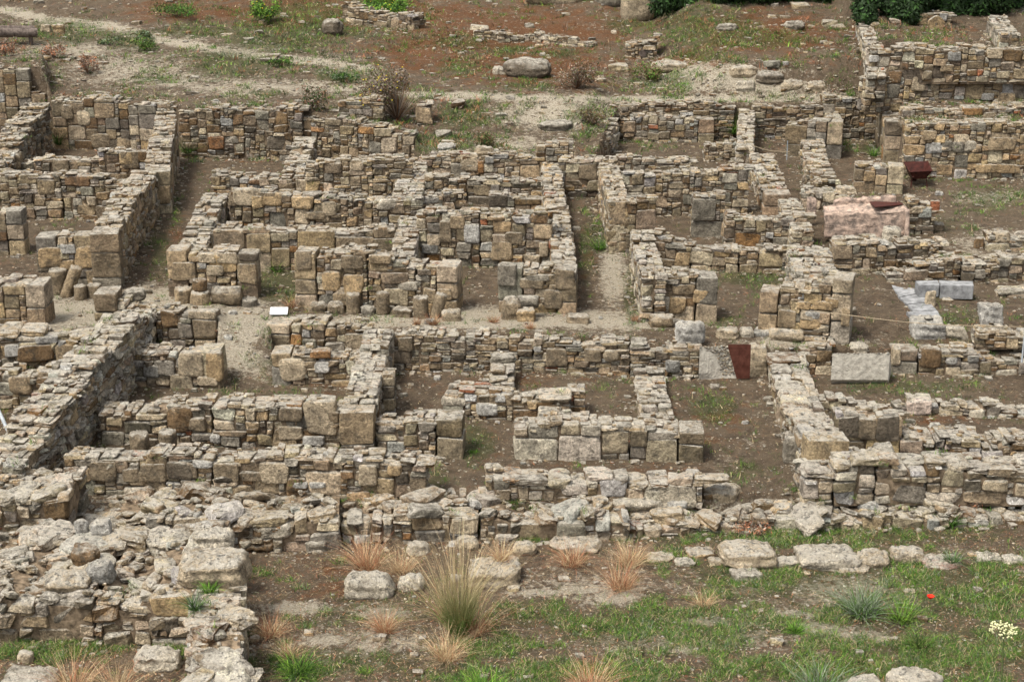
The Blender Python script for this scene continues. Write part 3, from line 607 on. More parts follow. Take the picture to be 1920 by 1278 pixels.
feature('seven column stumps', (622,528,38,38,'warm',5), (662,534,38,36,'warm',5), (570,488,28,34,'gb',10), (660,492,42,26,'gb'), (765,536,38,18,'pale',4), (834,552,28,22,'tan'), (712,486,42,18,'tan'))
feature('upper left room, carrying', (228,270,40,28,'tan',2.6), (190,265,40,28,'gb',4), (157,222,26,30,'beige',4), (126,210,24,30,'gb',4))
feature('one big square slab', (244,300,32,32,'gb',12), (268,292,20,18,'brown'))
feature('pale square block and orange stone', (880,305,32,32,'beige',9), (902,314,11,24,'orange',6), (918,300,18,12,'blue'))
feature('upright dark square slabs', (1590,800,40,40,'dark',12), (1626,804,34,40,'gb',10), (1664,802,44,44,'dark',14))
feature('third terrace wall', (1722,158,26,26,'beige',8), (1851,181,24,13,'marble',9), (1750,162,20,18,'beige',4), (1888,185,36,24,'tan',4))
feature('topmost terrace wall', (1790,106,24,16,'blue'), (1865,100,28,18,'beige'), (1775,128,24,14,'tan'), (1640,110,18,12,'marble'))
feature('lowest and tallest terrace', (1742,254,26,18,'tan',9), (1754,276,18,18,'marble'), (1776,274,20,20,'grey'), (1820,274,24,20,'pale',4), (1796,276,24,20,'grey',3.5), (1880,270,50,22,'tan',9), (1850,316,40,16,'warm'), (1890,316,44,16,'warm'))
feature('orange block at its base', (1560,568,28,20,'warm',6), (1507,572,26,16,'warm'), (1544,573,42,16,'warm'), (1520,606,40,22,'warm',4), (1524,590,28,14,'marble'), (1475,598,36,34,'tan',9), (1585,594,15,36,'tan',12))
feature('facade corner with tall', (1322,556,44,26,'warm',8), (1270,572,32,34,'warm',4), (1220,530,36,38,'gb',12), (1212,572,20,44,'tan',12), (1240,570,28,30,'pale',9))
feature('white slab and column drums', (345,508,46,32,'tan',10), (464,513,34,36,'tan',10), (403,507,34,22,'beige',5), (465,482,38,16,'dark',6), (380,498,16,10,'marble'), (388,484,34,18,'beige'), (425,484,40,20,'beige'))
feature('doorway and the mossy alley', (951,517,34,40,'grey',9), (1060,524,36,40,'gb',9), (1037,562,38,38,'gb',5), (1010,520,44,12,'grey'), (998,532,44,18,'gb'))
feature('front long wall' if False else 'long front wall of large blocks', (195,882,50,36,'gb',8), (246,890,32,26,'gb'), (288,886,46,36,'gb',8), (337,882,50,36,'dark',5), (425,884,48,38,'gb',7), (380,870,38,16,'marble',3.5), (515,886,54,40,'beige',8), (690,890,34,38,'beige',8), (740,880,30,24,'warm',3.5), (560,908,38,12,'marble'), (597,908,32,12,'marble'))

# ---------------------------------------------------------------- column drums and stumps
def drum(label, px, py, wpx, hpx, kind='gb', tilt=0.0, lie=None, flare=1.0, z=None, back=0.0, name='column_drum', group='column drums and stumps'):
    NW[0] += 1; rng = np.random.default_rng(9000+NW[0])
    p = ground(px, py) if z is None else onz(px, py, z); s = p[1]/CP/F_PX*1.0
    r = wpx*s/2; h = hpx*s
    if lie is None: h = max(.08, h-r*.45)
    ns, nr = 28, 7; V, Q = [], []
    rad = r*(1+.05*rng.normal(0, 1, 3)[0])
    ph = rng.uniform(0, 6, 4)
    zs = [(0, .86), (.03, .98)]+[(k/nr, 1) for k in range(1, nr)]+[(.97, .98), (1, .88)]
    for f, q in zs:
        for k in range(ns):
            a = 2*math.pi*k/ns; rr = rad*q*(1+(flare-1)*(1-f))*(1+.035*math.sin(3*a+ph[0]+f*2)+.03*math.sin(7*a+ph[1]+f*5)+.02*rng.normal())
            V.append((rr*math.cos(a), rr*math.sin(a), h*f+.01*rng.normal()))
    n = len(zs)
    for j in range(n-1):
        for k in range(ns): Q.append([j*ns+k, j*ns+(k+1) % ns, (j+1)*ns+(k+1) % ns, (j+1)*ns+k])
    V += [(0, 0, 0), (0, 0, h*1.005)]; c0, c1 = n*ns, n*ns+1
    for k in range(0, ns, 1): Q.append([c0, (k+1) % ns, k, k]); Q.append([c1, (n-1)*ns+k, (n-1)*ns+(k+1) % ns, (n-1)*ns+(k+1) % ns])
    V = np.array(V)
    if lie is not None:
        # lying on its side: axis horizontal, turned by lie
        V[:, 2] -= h/2; V = np.stack([V[:, 2], V[:, 1], V[:, 0]+r], 1); c_, s_ = math.cos(lie), math.sin(lie); V = np.stack([V[:, 0]*c_-V[:, 1]*s_, V[:, 0]*s_+V[:, 1]*c_, V[:, 2]], 1)
    elif tilt:
        c_, s_ = math.cos(tilt), math.sin(tilt); V = np.stack([V[:, 0]*c_+V[:, 2]*s_, V[:, 1]+V[:, 2]*.12, -V[:, 0]*s_+V[:, 2]*c_], 1)
    V[:, 2] -= .02
    bm_q = [q for q in Q]; me = bpy.data.meshes.new(name); me.from_pydata([tuple(v) for v in V], [], [q if q[2] != q[3] else q[:3] for q in bm_q])
    me.polygons.foreach_set('use_smooth', [True]*len(me.polygons))
    a = me.color_attributes.new('col', 'FLOAT_COLOR', 'POINT'); c = np.ones((len(V), 4), np.float32); c[:, :3] = np.array(PAL[kind])*rng.normal(1, .05); a.data.foreach_set('color', c.ravel())
    o = link(name, me, M_STONE, None, (p[0], p[1]+r+back, p[2])); return tagp(o, label, 'column drum', group, 'thing')
drum('broad dark drum left of the leaning column in front of the facade', 103, 556, 34, 56, 'gb', .05)
drum('smooth pale column shaft leaning to the right against other drums', 120, 560, 25, 68, 'tan', .38, name='column_shaft')
drum('small upright drum just right of the leaning column shaft', 149, 564, 24, 34, 'gb')
drum('squat drum at the right foot of the facade with leaning column', 175, 562, 27, 34, 'gb')
drum('upright drum in front of the white slab beside the left alley', 342, 570, 31, 36, 'tan')
drum('flared drum right of the drum with the white slab', 373, 573, 32, 32, 'tan', flare=1.22)
dq = ground(373, 573)
drum('small dark drum stacked on top of the flared drum', 373, 545, 27, 26, 'brown', z=float(dq[2])+.24)
drum('fat boulder-like drum lying at the middle of the left facade', 424, 575, 36, 56, 'gb', lie=.05)
drum('low grey column base at the right end of the left facade', 465, 577, 31, 22, 'grey')
drum('worn pitted stump leaning right at the left end of the long facade', 562, 580, 32, 58, 'gb', .55)
drum('pitted stump, first upright one of the long row', 662, 590, 26, 46, 'gb')
drum('pitted stump, second upright one of the long row', 717, 592, 27, 50, 'gb')
drum('tall broad stump in the right half of the long row', 789, 600, 30, 50, 'gb')
drum('leaning narrow stump beside the tall broad one', 815, 599, 24, 54, 'gb', .28)
drum('drum lying on a square block before the doorway pier', 990, 578, 24, 38, 'grey', lie=0, z=.22)
drum('column piece lying at the foot of the facade corner by the alley', 1240, 616, 26, 42, 'tan', lie=.1)
drum('long column piece lying left of the corner facade foot', 1475, 641, 24, 62, 'beige', lie=-.03)
drum('upright pale drum at the right foot of the corner facade', 1577, 642, 28, 34, 'beige')
drum('left one of two short drums in the lower left room', 261, 877, 38, 76, 'gb', z=-.66)
drum('right one of two short drums in the lower left room', 314, 875, 35, 78, 'gb', z=-.66)
# ---------------------------------------------------------------- loose blocks and boulders
RK = [
('flat grey boulder balanced above the ashlar stub at the street',250,562,40,22,'grey',3.2),
('low rounded stone between the leaning stump and the next stumps',595,585,34,20,'gb',3.5),
('second low rounded stone, left of the first upright stump',630,588,34,22,'gb',3.5),
('rounded stone between the two upright pitted stumps',690,592,28,20,'grey',3),
('flat footing stone left of the tall broad stump',754,595,38,20,'gb',4),
('pale square base block at the right end of the long stump row',846,602,34,22,'beige',5),
('tall boulder against the left side of the doorway pier',957,599,38,42,'gb',3.5),
('pale square block carrying a lying drum at the doorway pier',987,602,34,24,'warm',9),
('flat threshold block right of the doorway pier',1085,606,38,18,'gb',6),
('low grey slab lying before the doorway left of the pier',806,608,20,12,'blue',6),
('white round stone on the gravel in the passage',435,590,16,9,'marble',3),
('white block with carved cross lines beside the street wall end',1295,641,48,40,'marble',6),
('pale kerb stone lying left under the grassy doorway',1365,634,42,20,'beige',5),
('whitish kerb stone in the middle under the grassy doorway',1400,632,26,20,'pale',4),
('bluish kerb slab right under the grassy doorway',1431,630,34,14,'blue',7),
('upright pale gatepost block between ramp and long pale wall',1421,705,33,60,'beige',8),
('pale boulder above the gravel ramp',1613,660,36,18,'pale',3),
('small dark grey stone against the corner facade by the rope',1600,592,14,16,'dark',3.5),
('cracked marble block with a square socket by the rope',1743,634,57,38,'marble',10),
('rough pale block right of the marble block with socket',1792,634,44,24,'pale',5),
('grey marble cube standing alone on the earth court',1860,604,40,34,'marble',14),
('upright pale stone beside the marble slab path',1745,574,18,28,'beige',5),
('rounded big pale boulder half sunk in the right foreground court',1358,940,76,34,'beige',2.8),
('long white weathered slab before the low pale front wall',1196,950,96,28,'pale',4.5),
('thin white slab right of the long white weathered slab',1270,946,40,12,'marble',5),
('large pale boulder in the grass, left one of the right foreground row',1405,1064,112,42,'beige',3.6),
('flat grey-white slab in the grass, middle of the right foreground row',1558,1066,118,34,'pale',5),
('rough pale boulder right of the flat grey-white slab',1640,1062,66,28,'beige',3.2),
('cream block at the right end of the foreground row',1703,1052,64,26,'beige',4),
('flat pink stone lying in the grass at the right',1767,1066,84,18,'pink',3.5),
('flat ochre slab left of the large pale foreground boulder',1316,1045,58,14,'warm',6),
('squared pale block behind the tall grass clump',925,1096,100,42,'beige',8),
('weathered layered slab left of the tall grass clump',690,1122,92,46,'pale',3.2),
('broken pale slab between layered slab and tall grass clump',770,1108,52,32,'pale',3.2),
('small white boulder in the row above the red grass tufts',785,1040,42,28,'pale',3),
('grey boulder above the squared pale block',876,1030,44,30,'beige',3),
('round boulder left of the red tufts in the foreground centre',985,1040,44,26,'beige',3),
('low pale boulder behind the right red tufts',1080,1035,96,24,'beige',3),
('small grey stone under the layered slab',712,1202,28,14,'gb',3.5),
('white boulder cut by the bottom edge of the picture, larger one',1718,1300,104,44,'pale',3),
('white boulder cut by the bottom edge, smaller left one',1622,1300,70,32,'pale',3),
('pale squared block below the plastered basin',1672,448,30,24,'pale',7),
('grey flat stone at the left foot of the basin',1566,436,32,12,'grey',5),
('pale slab on the rubble right of the basin',1722,396,26,14,'beige',6),
('brownish boulder at the right foot of the basin',1758,432,26,16,'gb',3.5),
('reddish block by the right end of the red metal sheet',1754,394,16,18,'brick',6),
('grey stone on the ground left of the wheelbarrow terrace',1762,366,14,8,'marble',4),
('pale rubble lump behind the basin block',1588,364,34,16,'beige',4),
('rough dark lump between the stub and the basin',1530,372,40,18,'gb',3.5),
('stone heap piece at the far right, pale',1880,452,30,20,'beige',3.5),
('stone heap piece at the far right, grey',1905,462,34,18,'grey',3.5),
('small leaning brown slab by the far right heap',1836,466,16,22,'brown',5),
('small flat stone in the grass row between ochre slab and large boulder',1345,1058,34,14,'beige',4),
('flat stone filling the gap right of the large foreground boulder',1478,1062,44,16,'pale',4),
('thin pale stone at the front of the grey-white slab',1600,1074,60,12,'beige',5),
('low pale stone at the left start of the right foreground row',1240,1052,60,14,'beige',3.5),
('flat chalky stone left of the ochre slab',1284,1060,40,12,'pale',4),
('patch stone of white rubble at the far right of the row',1856,1052,50,12,'pale',3.5),
('chalky rubble stone at the right edge of the row',1902,1056,44,14,'pale',3.5),
('flat grey stone under the large foreground boulder',1402,1086,60,12,'grey',5),
('single pale cobble on the dark soil at bottom left',46,1242,32,26,'beige',3),
('small white stone on the street before the mossy alley',1126,598,8,6,'marble',3),
('white stone in the room left of the stepped spur',820,712,14,9,'marble',3),
('grey stone in the room behind the low reddish-block wall',846,728,12,8,'grey',3),
('flat white stone low in the right hand brown court',1398,795,14,8,'marble',3),
('pale round cobble below the thin footing line at right',1880,786,14,10,'beige',3),
('pitted grey block standing on white stone beside the long pale wall',1486,866,36,50,'grey',6),
('big dark boulder outcrop on the red hillside',990,146,84,38,'dark',2.6),
('small pale rock left of the dark outcrop on the hillside',936,140,24,16,'pale',3),
('broad pale rock slab above the bank at the end of the path',1260,134,66,22,'beige',3),
('pale boulder in the eroded bank, first of the row',1396,146,50,26,'beige',3),
('dark boulder in the eroded bank',1444,158,48,26,'dark',3),
('flat pale boulder right of the dark bank boulder',1488,166,42,18,'beige',3.5),
('last small pale boulder of the bank row',1532,172,34,20,'beige',3.5),
('stone block under the first pale boulder of the bank',1398,170,34,20,'pale',3.5),
('big grey rock lying on the pebbly terrace above the centre rooms',1040,246,60,22,'grey',2.8),
('domed pale boulder sitting on the upper cross wall',908,291,32,18,'beige',3),
('flat white block on the terrace edge left of the domed boulder',838,281,32,12,'marble',6),
('pale squared stone beside the log bench',86,60,18,14,'beige',6),
('brown squared stone right of the pale one by the log bench',108,62,20,16,'warm',6),
('dark rock on the slope left of the ruined dark wall',622,66,40,30,'dark',3),
('bare pale rock face at the top centre of the hill',1040,8,110,50,'beige',3),
('tall pale rock pillar at the top, left of the dark trees',1200,40,62,90,'beige',4),
('dark recessed cliff block left of the tall pale pillar',1148,12,60,44,'grey',3.5),
('yellow-brown cobble on the diagonal wall beside green weeds',135,742,14,8,'warm',3),
('small stone heap piece on the upper right slope, left one',1366,58,40,16,'grey',3),
('small stone heap piece on the upper right slope, right one',1490,56,34,18,'grey',3),
('pale low stone near the climbing wall on the upper right slope',1570,54,30,10,'beige',3),
('dark angular stone stuck in the bottom left ruin',318,1186,50,42,'dark',5),
('triangular blue-grey marble piece on the bottom left rubble',186,1090,52,44,'blue',3),
('brown rounded boulder on the bottom left rubble',158,1056,50,38,'brown',3),
('white block at the foot of the left foreground platform, left one',152,998,28,26,'marble',3.6),
('white block at the foot of the left foreground platform, right one',187,1002,38,32,'marble',3.6),
('large flat pale boulder with moss, bottom left ruin top',122,1104,90,32,'beige',3),
('huge pale pitted block at the corner of the bottom left ruin',394,1098,132,60,'beige',6),
('pale layered boulder on the left foreground rubble, upper one',505,1010,110,44,'pale',3.4),
('blocky pale boulder in the middle of the left foreground rubble',402,1030,78,42,'pale',4),
('long flat pale slab leaning on the left foreground rubble',310,1032,88,30,'pale',4),
('brown squared beam stone on the left foreground rubble',482,1024,70,24,'brown',7),
('small pale grey slab at the right end of the left foreground rubble',594,1034,40,24,'grey',6),
('long flat slab with grass at the bottom of the straight-faced wall',290,1256,90,40,'pale',4),
('grey flat stone cut by the bottom edge at far left',52,1290,104,26,'grey',5),
]
DG = bpy.context.evaluated_depsgraph_get()
def pick(px, py):
    d = Vector(ray(px, py)); ok, loc, nor, idx, ob, mt = sc.ray_cast(DG, Vector((0, 0, CAMZ)), d.normalized())
    return np.array(loc) if ok else ground(px, py)
bpy.context.view_layer.update(); DG = bpy.context.evaluated_depsgraph_get()
for (lb, px, py, wp, hp, kd, sq) in RK:
    p = pick(px, py); rng = np.random.default_rng(int(px*3+py*7)); s = p[1]/CP/F_PX; Wd = wp*s; D = min(Wd*.75, .8); Hh = max(.05, hp*s-D*.14)
    V, Q, nv = stones([(0, 0, Hh/2-.03)], [(Wd/2, D/2, Hh/2+.03)], [sq], rng, cube_template(np.linspace(-1, 1, 11)), .16, .055)
    r2 = V+.012*min(1, Wd*2)*np.sin(V[:, [1, 2, 0]]*47+rng.uniform(0, 6, 3))+.008*min(1, Wd*2)*np.sin(V[:, [2, 0, 1]]*91)
    c = np.array(PAL[kd])*rng.normal(1, .05); nm = 'marble_block' if 'marble' in lb else ('boulder' if 'boulder' in lb or 'rock' in lb else 'stone_block')
    o = link(nm, mesh_np(nm, r2, Q, np.repeat(c[None], len(V), 0)), M_STONE, None, (p[0], p[1]+D*.4, p[2])); tagp(o, lb, {'marble_block': 'marble block', 'boulder': 'boulder', 'stone_block': 'stone'}[nm], None, 'thing')
    if 'square socket' in lb:
        sk = stones([(0, 0, Hh+.0)], [(.07, .05, .03)], [12], rng, T3, .02, .0); link('socket', mesh_np('socket', sk[0], sk[1], np.full((len(sk[0]), 3), .05)), M_STONE, o)
# ---------------------------------------------------------------- slabs, ramps, panel, ropes
def prism(name, top, thick, mat, label=None, cat=None, parent=None, bevel=.008, kind='thing'):
    top = np.array(top, float); c = top.mean(0); v = [tuple(q-c) for q in top]+[tuple(q-c-np.array([0, 0, thick])) for q in top]; n = len(top)
    me = bpy.data.meshes.new(name); f = [list(range(n))]+[list(range(2*n-1, n-1, -1))]+[[i, n+i, n+(i+1) % n, (i+1) % n] for i in range(n)]
    me.from_pydata(v, [], f); me.validate()
    import bmesh
    bm = bmesh.new(); bm.from_mesh(me); bmesh.ops.recalc_face_normals(bm, faces=bm.faces)
    if bevel: bmesh.ops.bevel(bm, geom=list(bm.edges), offset=bevel, segments=2, affect='EDGES')
    bm.to_mesh(me); bm.free()
    o = link(name, me, mat, parent, tuple(c)); 
    if label: tagp(o, label, cat, None, kind)
    return o
def pq(z, *pts): return [onz(a, b, z if not isinstance(z, list) else z[i]) for i, (a, b) in enumerate(pts)]
slabs = [('first grey slab of the marble path, farthest', [(1712,530),(1670,533),(1686,556),(1730,548)]), ('second grey slab of the marble path from the far end', [(1731,549),(1687,557),(1700,570),(1742,566)]),
 ('third grey slab of the marble path from the far end', [(1744,567),(1702,571),(1712,583),(1757,581)]), ('cracked fourth grey slab of the marble path', [(1758,582),(1699,584),(1716,596),(1764,594)]), ('last grey slab of the marble path, beside the socket block', [(1765,595),(1718,597),(1728,608),(1768,606)])]
for lb, q in slabs: prism('marble_slab', pq(.05, *q)[::-1], .14, M_MARB, lb, 'marble slab')['group'] = 'slabs of the marble path'
prism('marble_beam', pq(.27, (1716,526),(1758,525),(1762,534),(1724,535))[::-1], .22, M_MARB, 'short grey marble beam left of the longer one behind the path', 'marble beam')
prism('marble_beam', pq(.27, (1760,525),(1824,527),(1826,536),(1764,535))[::-1], .25, M_MARB, 'long grey marble beam with a small socket behind the path', 'marble beam')
def rampplate(name, q, label, seed):
    q = [np.array(v) for v in q]; org = q[0].copy(); rt = bpy.data.objects.new(name, None); COL.objects.link(rt); rt.location = tuple(org); tagp(rt, label, 'ramp', None, 'thing')
    plate('ramp_surface', q, M_CONC, rt, org, .45, 20, .004, seed, .0, True); rg_ = np.random.default_rng(seed); C = []
    for _ in range(420): u, v = rg_.random(2); C.append((q[0]*(1-u)+q[1]*u)*(1-v)+(q[3]*(1-u)+q[2]*u)*v-org+[0, 0, .003])
    z_ = rg_.uniform(.006, .020, (len(C), 1)); V, Q, nv = stones(C, z_*[1.2, 1, .6], [3]*len(C), rg_, T2, .3, .05)
    link('gravel', mesh_np('gravel', V, Q, np.repeat(colors(rg_, len(C), 'pale'), nv, 0)), M_STONE, rt)['kind'] = 'stuff'
RAMPS = [('concrete_ramp', pq([-.46,-.46,.04,.06], (1313,700),(1381,705),(1364,648),(1312,650)), 'pale concrete ramp left of the brown wooden boards', 41)]
rb = prism('wooden_ramp', pq([.10,.10,-.43,-.43], (1365,645),(1408,645),(1406,704),(1381,705)), .05, M_BOARD, 'dark red-brown plank ramp in the gap beside the pale gatepost', 'ramp', bevel=.004)
a0, a1, a2, a3 = [np.array(q)-np.array(rb.location) for q in pq([.10,.10,-.43,-.43], (1365,645),(1408,645),(1406,704),(1381,705))]
for k in range(1, 9):
    f = k/9; l = a0+(a3-a0)*f; r = a1+(a2-a1)*f; l[2] += .012; r[2] += .012; dd = (a3-a0)*.008
    prism('batten', [l+dd, r+dd, r-dd, l-dd], .01, M_BOARD, None, None, rb, 0)
RAMPS.append(('gravel_ramp', pq([-.47,-.47,.02,.02], (1560,698),(1671,696),(1669,662),(1561,662)), 'pale pebbly ramp between two wall ends at the right', 42))
pn = pick(522, 594); S_ = pn[1]/CP/F_PX
def box(name, c, h, mat, parent=None, rx=0, bevel=.004, rz=0, ry=0):
    import bmesh
    me = bpy.data.meshes.new(name); bm = bmesh.new(); bmesh.ops.create_cube(bm, size=2)
    for v in bm.verts: v.co = Vector((v.co.x*h[0], v.co.y*h[1], v.co.z*h[2]))
    if bevel: bmesh.ops.bevel(bm, geom=list(bm.edges), offset=bevel, segments=2, affect='EDGES')
    bm.to_mesh(me); bm.free(); o = link(name, me, mat, parent, c); o.rotation_euler = (rx, ry, rz); return o
tp = bpy.data.objects.new('information_panel', None); COL.objects.link(tp); tp.location = tuple(pn); tagp(tp, 'blank white panel lying tilted on the wall end by the gravel passage', 'panel', None, 'thing')
box('board', (0, .10, .075), (16.5*S_, .085, .014), M_WHITE, tp, .5); box('support', (0, .14, .03), (14*S_, .03, .04), M_STEEL, tp)
def tube(name, pts, r, mat, parent=None, seg=8):
    cu = bpy.data.curves.new(name, 'CURVE'); cu.dimensions = '3D'; sp = cu.splines.new('POLY'); sp.points.add(len(pts)-1)
    for q, p in zip(sp.points, pts): q.co = (*p, 1)
    cu.bevel_depth = r; cu.bevel_resolution = 2; cu.use_fill_caps = True
    tmp = bpy.data.objects.new('tmp', cu); COL.objects.link(tmp); dg = bpy.context.evaluated_depsgraph_get(); me = bpy.data.meshes.new_from_object(tmp.evaluated_get(dg)); bpy.data.objects.remove(tmp)
    me.name = name; me.materials.clear()
    for p in me.polygons: p.use_smooth = True
    return link(name, me, mat, parent)
rp = [(1526,582,.62),(1560,587,.60),(1592,591,.585),(1640,597,.56),(1700,604,.53),(1765,608.5,.51),(1830,611,.50),(1917,612.5,.49)]
tagp(tube('barrier_rope', [onz(*q) for q in rp], .006, M_ROPE), 'thin tan rope sagging from the corner facade to the steel post', 'rope', None, 'thing')
p0 = onz(1917, 668, 0.0); tagp(tube('rope_post', [p0-np.array([0,0,.1]), p0+np.array([0,0,.52])], .016, M_STEEL), 'grey steel rope post at the right edge', 'post', None, 'thing')
tagp(tube('barrier_rope', [onz(1409,272,1.25), onz(1425,278,1.17), onz(1445,283,1.1), onz(1480,285,1.08)], .007, M_ROPE), 'short rope sagging across the doorway of the upper right room', 'rope', None, 'thing')
p0 = ground(1475, 300); tagp(tube('thin_post', [p0, p0+np.array([0,0,.45])], .012, M_STEEL), 'thin stake holding the short rope in the upper right', 'post', None, 'thing')
tagp(tube('steel_strut', [onz(-14,745,.25), onz(21,820,-.2)], .028, M_STEEL), 'blue-grey metal strut leaning at the left edge', 'strut', None, 'thing')
# log bench
g0, g1 = ground(-40, 84), ground(64, 84); bb = bpy.data.objects.new('log_bench', None); COL.objects.link(bb); bb.location = tuple(g0); tagp(bb, 'weathered log bench on short legs beside the path, top left corner', 'bench', None, 'thing')
dv = g1-g0; up = np.array([0, 0, .32]); tube('seat_log', [np.array([-.1,0,0])+up, dv*.5+up*1.02, dv+up+np.array([.12,0,0])], .13, M_LOG, bb)
tube('back_log', [np.array([-.1,.2,.1])+up, dv+up+np.array([0,.2,.1])], .07, M_LOG, bb)
for f in (.1, .95): tube('leg', [dv*f+np.array([0,0,-.1]), dv*f+up*.8], .06, M_LOG, bb)
# wheelbarrow
wbp = ground(1722, 352); wb = bpy.data.objects.new('wheelbarrow', None); COL.objects.link(wb); wb.location = tuple(wbp); tagp(wb, 'rusty dark red wheelbarrow parked against the tall terrace wall', 'wheelbarrow', None, 'thing')
tw = [(-.24,-.12,.38),(.24,-.12,.40),(.27,.40,.50),(-.27,.40,.48)]; bt = [(-.14,-.02,.20),(.14,-.02,.20),(.15,.28,.20),(-.15,.28,.20)]
me = bpy.data.meshes.new('tray'); inn = [(x*.93, .14+(y-.14)*.93, z+.0) for x, y, z in tw]; inb = [(x*.93, .14+(y-.14)*.93, z+.02) for x, y, z in bt]
vs = tw+bt+inn+inb; fs = [[4,7,6,5]]+[[i, 4+i, 4+(i+1) % 4, (i+1) % 4] for i in range(4)]+[[i, (i+1) % 4, 8+(i+1) % 4, 8+i] for i in range(4)]+[[8+i, 8+(i+1) % 4, 12+(i+1) % 4, 12+i] for i in range(4)]+[[12,13,14,15]]
me.from_pydata(vs, [], fs); link('tray', me, M_RUST, wb)
tube('rim', [tw[0], tw[1], tw[2], tw[3], tw[0]], .012, M_RUST, wb)
for sx in (-1, 1):
    tube('handle', [(sx*.06,.55,.12),(sx*.15,.1,.19),(sx*.24,-.42,.34)], .014, M_RUST, wb); tube('leg', [(sx*.16,0,.2),(sx*.18,-.05,0)], .012, M_RUST, wb)
wh = bpy.data.meshes.new('wheel'); import bmesh
bm = bmesh.new(); bmesh.ops.create_cone(bm, cap_ends=True, segments=24, radius1=.15, radius2=.15, depth=.07); bm.to_mesh(wh); bm.free(); wo_ = link('wheel', wh, M_RUST, wb, (0,.55,.14)); wo_.rotation_euler = (0, math.pi/2, 0)
# plastered basin
bs0 = onz(1548, 446, .25); bt_ = bpy.data.objects.new('plastered_basin', None); COL.objects.link(bt_); bt_.location = tuple(bs0); tagp(bt_, 'pinkish plastered bathing basin with worn stucco sides', 'basin', None, 'thing')
def plate(name, q, mat, parent, org, th=.12, n=16, amp=.010, seed=0, ez=1.0, vert=False):
    q = [np.array(a)-org for a in q]; rng = np.random.default_rng(seed); nrm = np.cross(q[1]-q[0], q[3]-q[0]); nrm /= np.linalg.norm(nrm); V = []; off_ = np.array([0, 0, 1.]) if vert else nrm
    for side in (0, 1):
        for j in range(n):
            for i in range(n):
                u, v = i/(n-1), j/(n-1); p = (q[0]*(1-u)+q[1]*u)*(1-v)+(q[3]*(1-u)+q[2]*u)*v
                e = ez*(.06 if j == n-1 else .02)*rng.normal(0, .5); V.append(p-off_*(th if side else 0)*1.0+nrm*amp*rng.normal()*.5+np.array([0, 0, e]))
    Q = []; N = n*n
    for j in range(n-1):
        for i in range(n-1): a = j*n+i; Q.append([a, a+1, a+n+1, a+n]); Q.append([N+a, N+a+n, N+a+n+1, N+a+1])
    ring = [i for i in range(n)]+[j*n+n-1 for j in range(1, n)]+[(n-1)*n+i for i in range(n-2, -1, -1)]+[j*n for j in range(n-2, 0, -1)]
    for k in range(len(ring)): a, b = ring[k], ring[(k+1) % len(ring)]; Q.append([a, N+a, N+b, b])
    return link(name, mesh_np(name, np.array(V), Q, smoothf=not vert), mat, parent)
for r_ in RAMPS: rampplate(*r_)
def wallpt(px, pb, pt, zb):
    x, y, zt = face(px, pt, pb, zb); return np.array([x, y, zb]), np.array([x, y, zt])
A, A2 = wallpt(1545, 446, 402, .25); Bq, B2 = wallpt(1700, 452, 394, .25)
plate('basin_front', [A, Bq, B2, A2], M_PLAST, bt_, bs0, .14, seed=1)
plate('basin_end', [Bq+[.02,-.12,0], Bq+[.06,.55,0], B2+[.02,.55,-.1], B2+[0,-.05,0]], M_PLAST, bt_, bs0, .08, seed=2)
plate('basin_floor', [A2+[0,.1,-.12], B2+[0,.1,-.12], B2+[-.05,.75,0.0], A2+[.1,.75,0]], M_PLAST, bt_, bs0, .12, seed=3)
plate('basin_back', [A+[.2,.7,0], Bq+[-.1,.7,0], B2+[-.1,.7,.12], A2+[.3,.7,.12]], M_PLAST, bt_, bs0, .12, seed=4)
C0, C1 = wallpt(1572, 400, 378, .55); D0, D1 = wallpt(1620, 400, 378, .55)
o = prism('plastered_block', [C1, D1, D1+[0,.35,0], C1+[0,.35,0]], .4, M_PLAST, 'grey and orange plastered block at the back of the basin', 'block', bevel=.03)
E0, E1 = wallpt(1512, 408, 372, .4); G0, G1 = wallpt(1530, 408, 376, .4)
tagp(plate('red_plaster_panel', [E0, G0, G1, E1], M_PLAST, None, np.zeros(3), .06, 6, seed=6), 'reddish plaster slab standing left of the basin', 'slab', None, 'thing')
prism('metal_sheet', pq(.86, (1640,388),(1694,383),(1684,376),(1630,378)), .015, M_RUST, 'red painted metal sheet lying flat above the basin', 'metal sheet', bevel=.002)
# drain pipe in the hillside ruin and millstone
pp = pick(1205, 100); o = tube('drain_pipe', [pp+np.array([0,-.06,0]), pp+np.array([0,.3,0])], .1, M_LOG); tagp(o, 'round clay pipe mouth in the stone drain on the hillside', 'pipe', None, 'thing')
ms = pick(1753, 52); mm = bpy.data.meshes.new('millstone'); n = 26; rr = .20; V = []; Q = []
for (r_, y_) in ((rr, -.05), (rr, .05), (.04, .05), (.04, -.05)):
    for k in range(n): a = 2*math.pi*k/n; q = 1+.04*math.sin(5*a); V.append((r_*q*math.cos(a), y_, r_*q*math.sin(a)))
for j in range(4):
    for k in range(n): Q.append([j*n+k, j*n+(k+1) % n, ((j+1) % 4)*n+(k+1) % n, ((j+1) % 4)*n+k])
o = link('millstone', mesh_np('millstone', V, Q, np.repeat(np.array([PAL['warm']]), len(V), 0), False), M_STONE, None, (ms[0], ms[1]-.08, ms[2]+.1)); o.rotation_euler = (.12, 0, 0); tagp(o, 'round millstone with a star-shaped hole leaning on the ruin', 'millstone', None, 'thing')
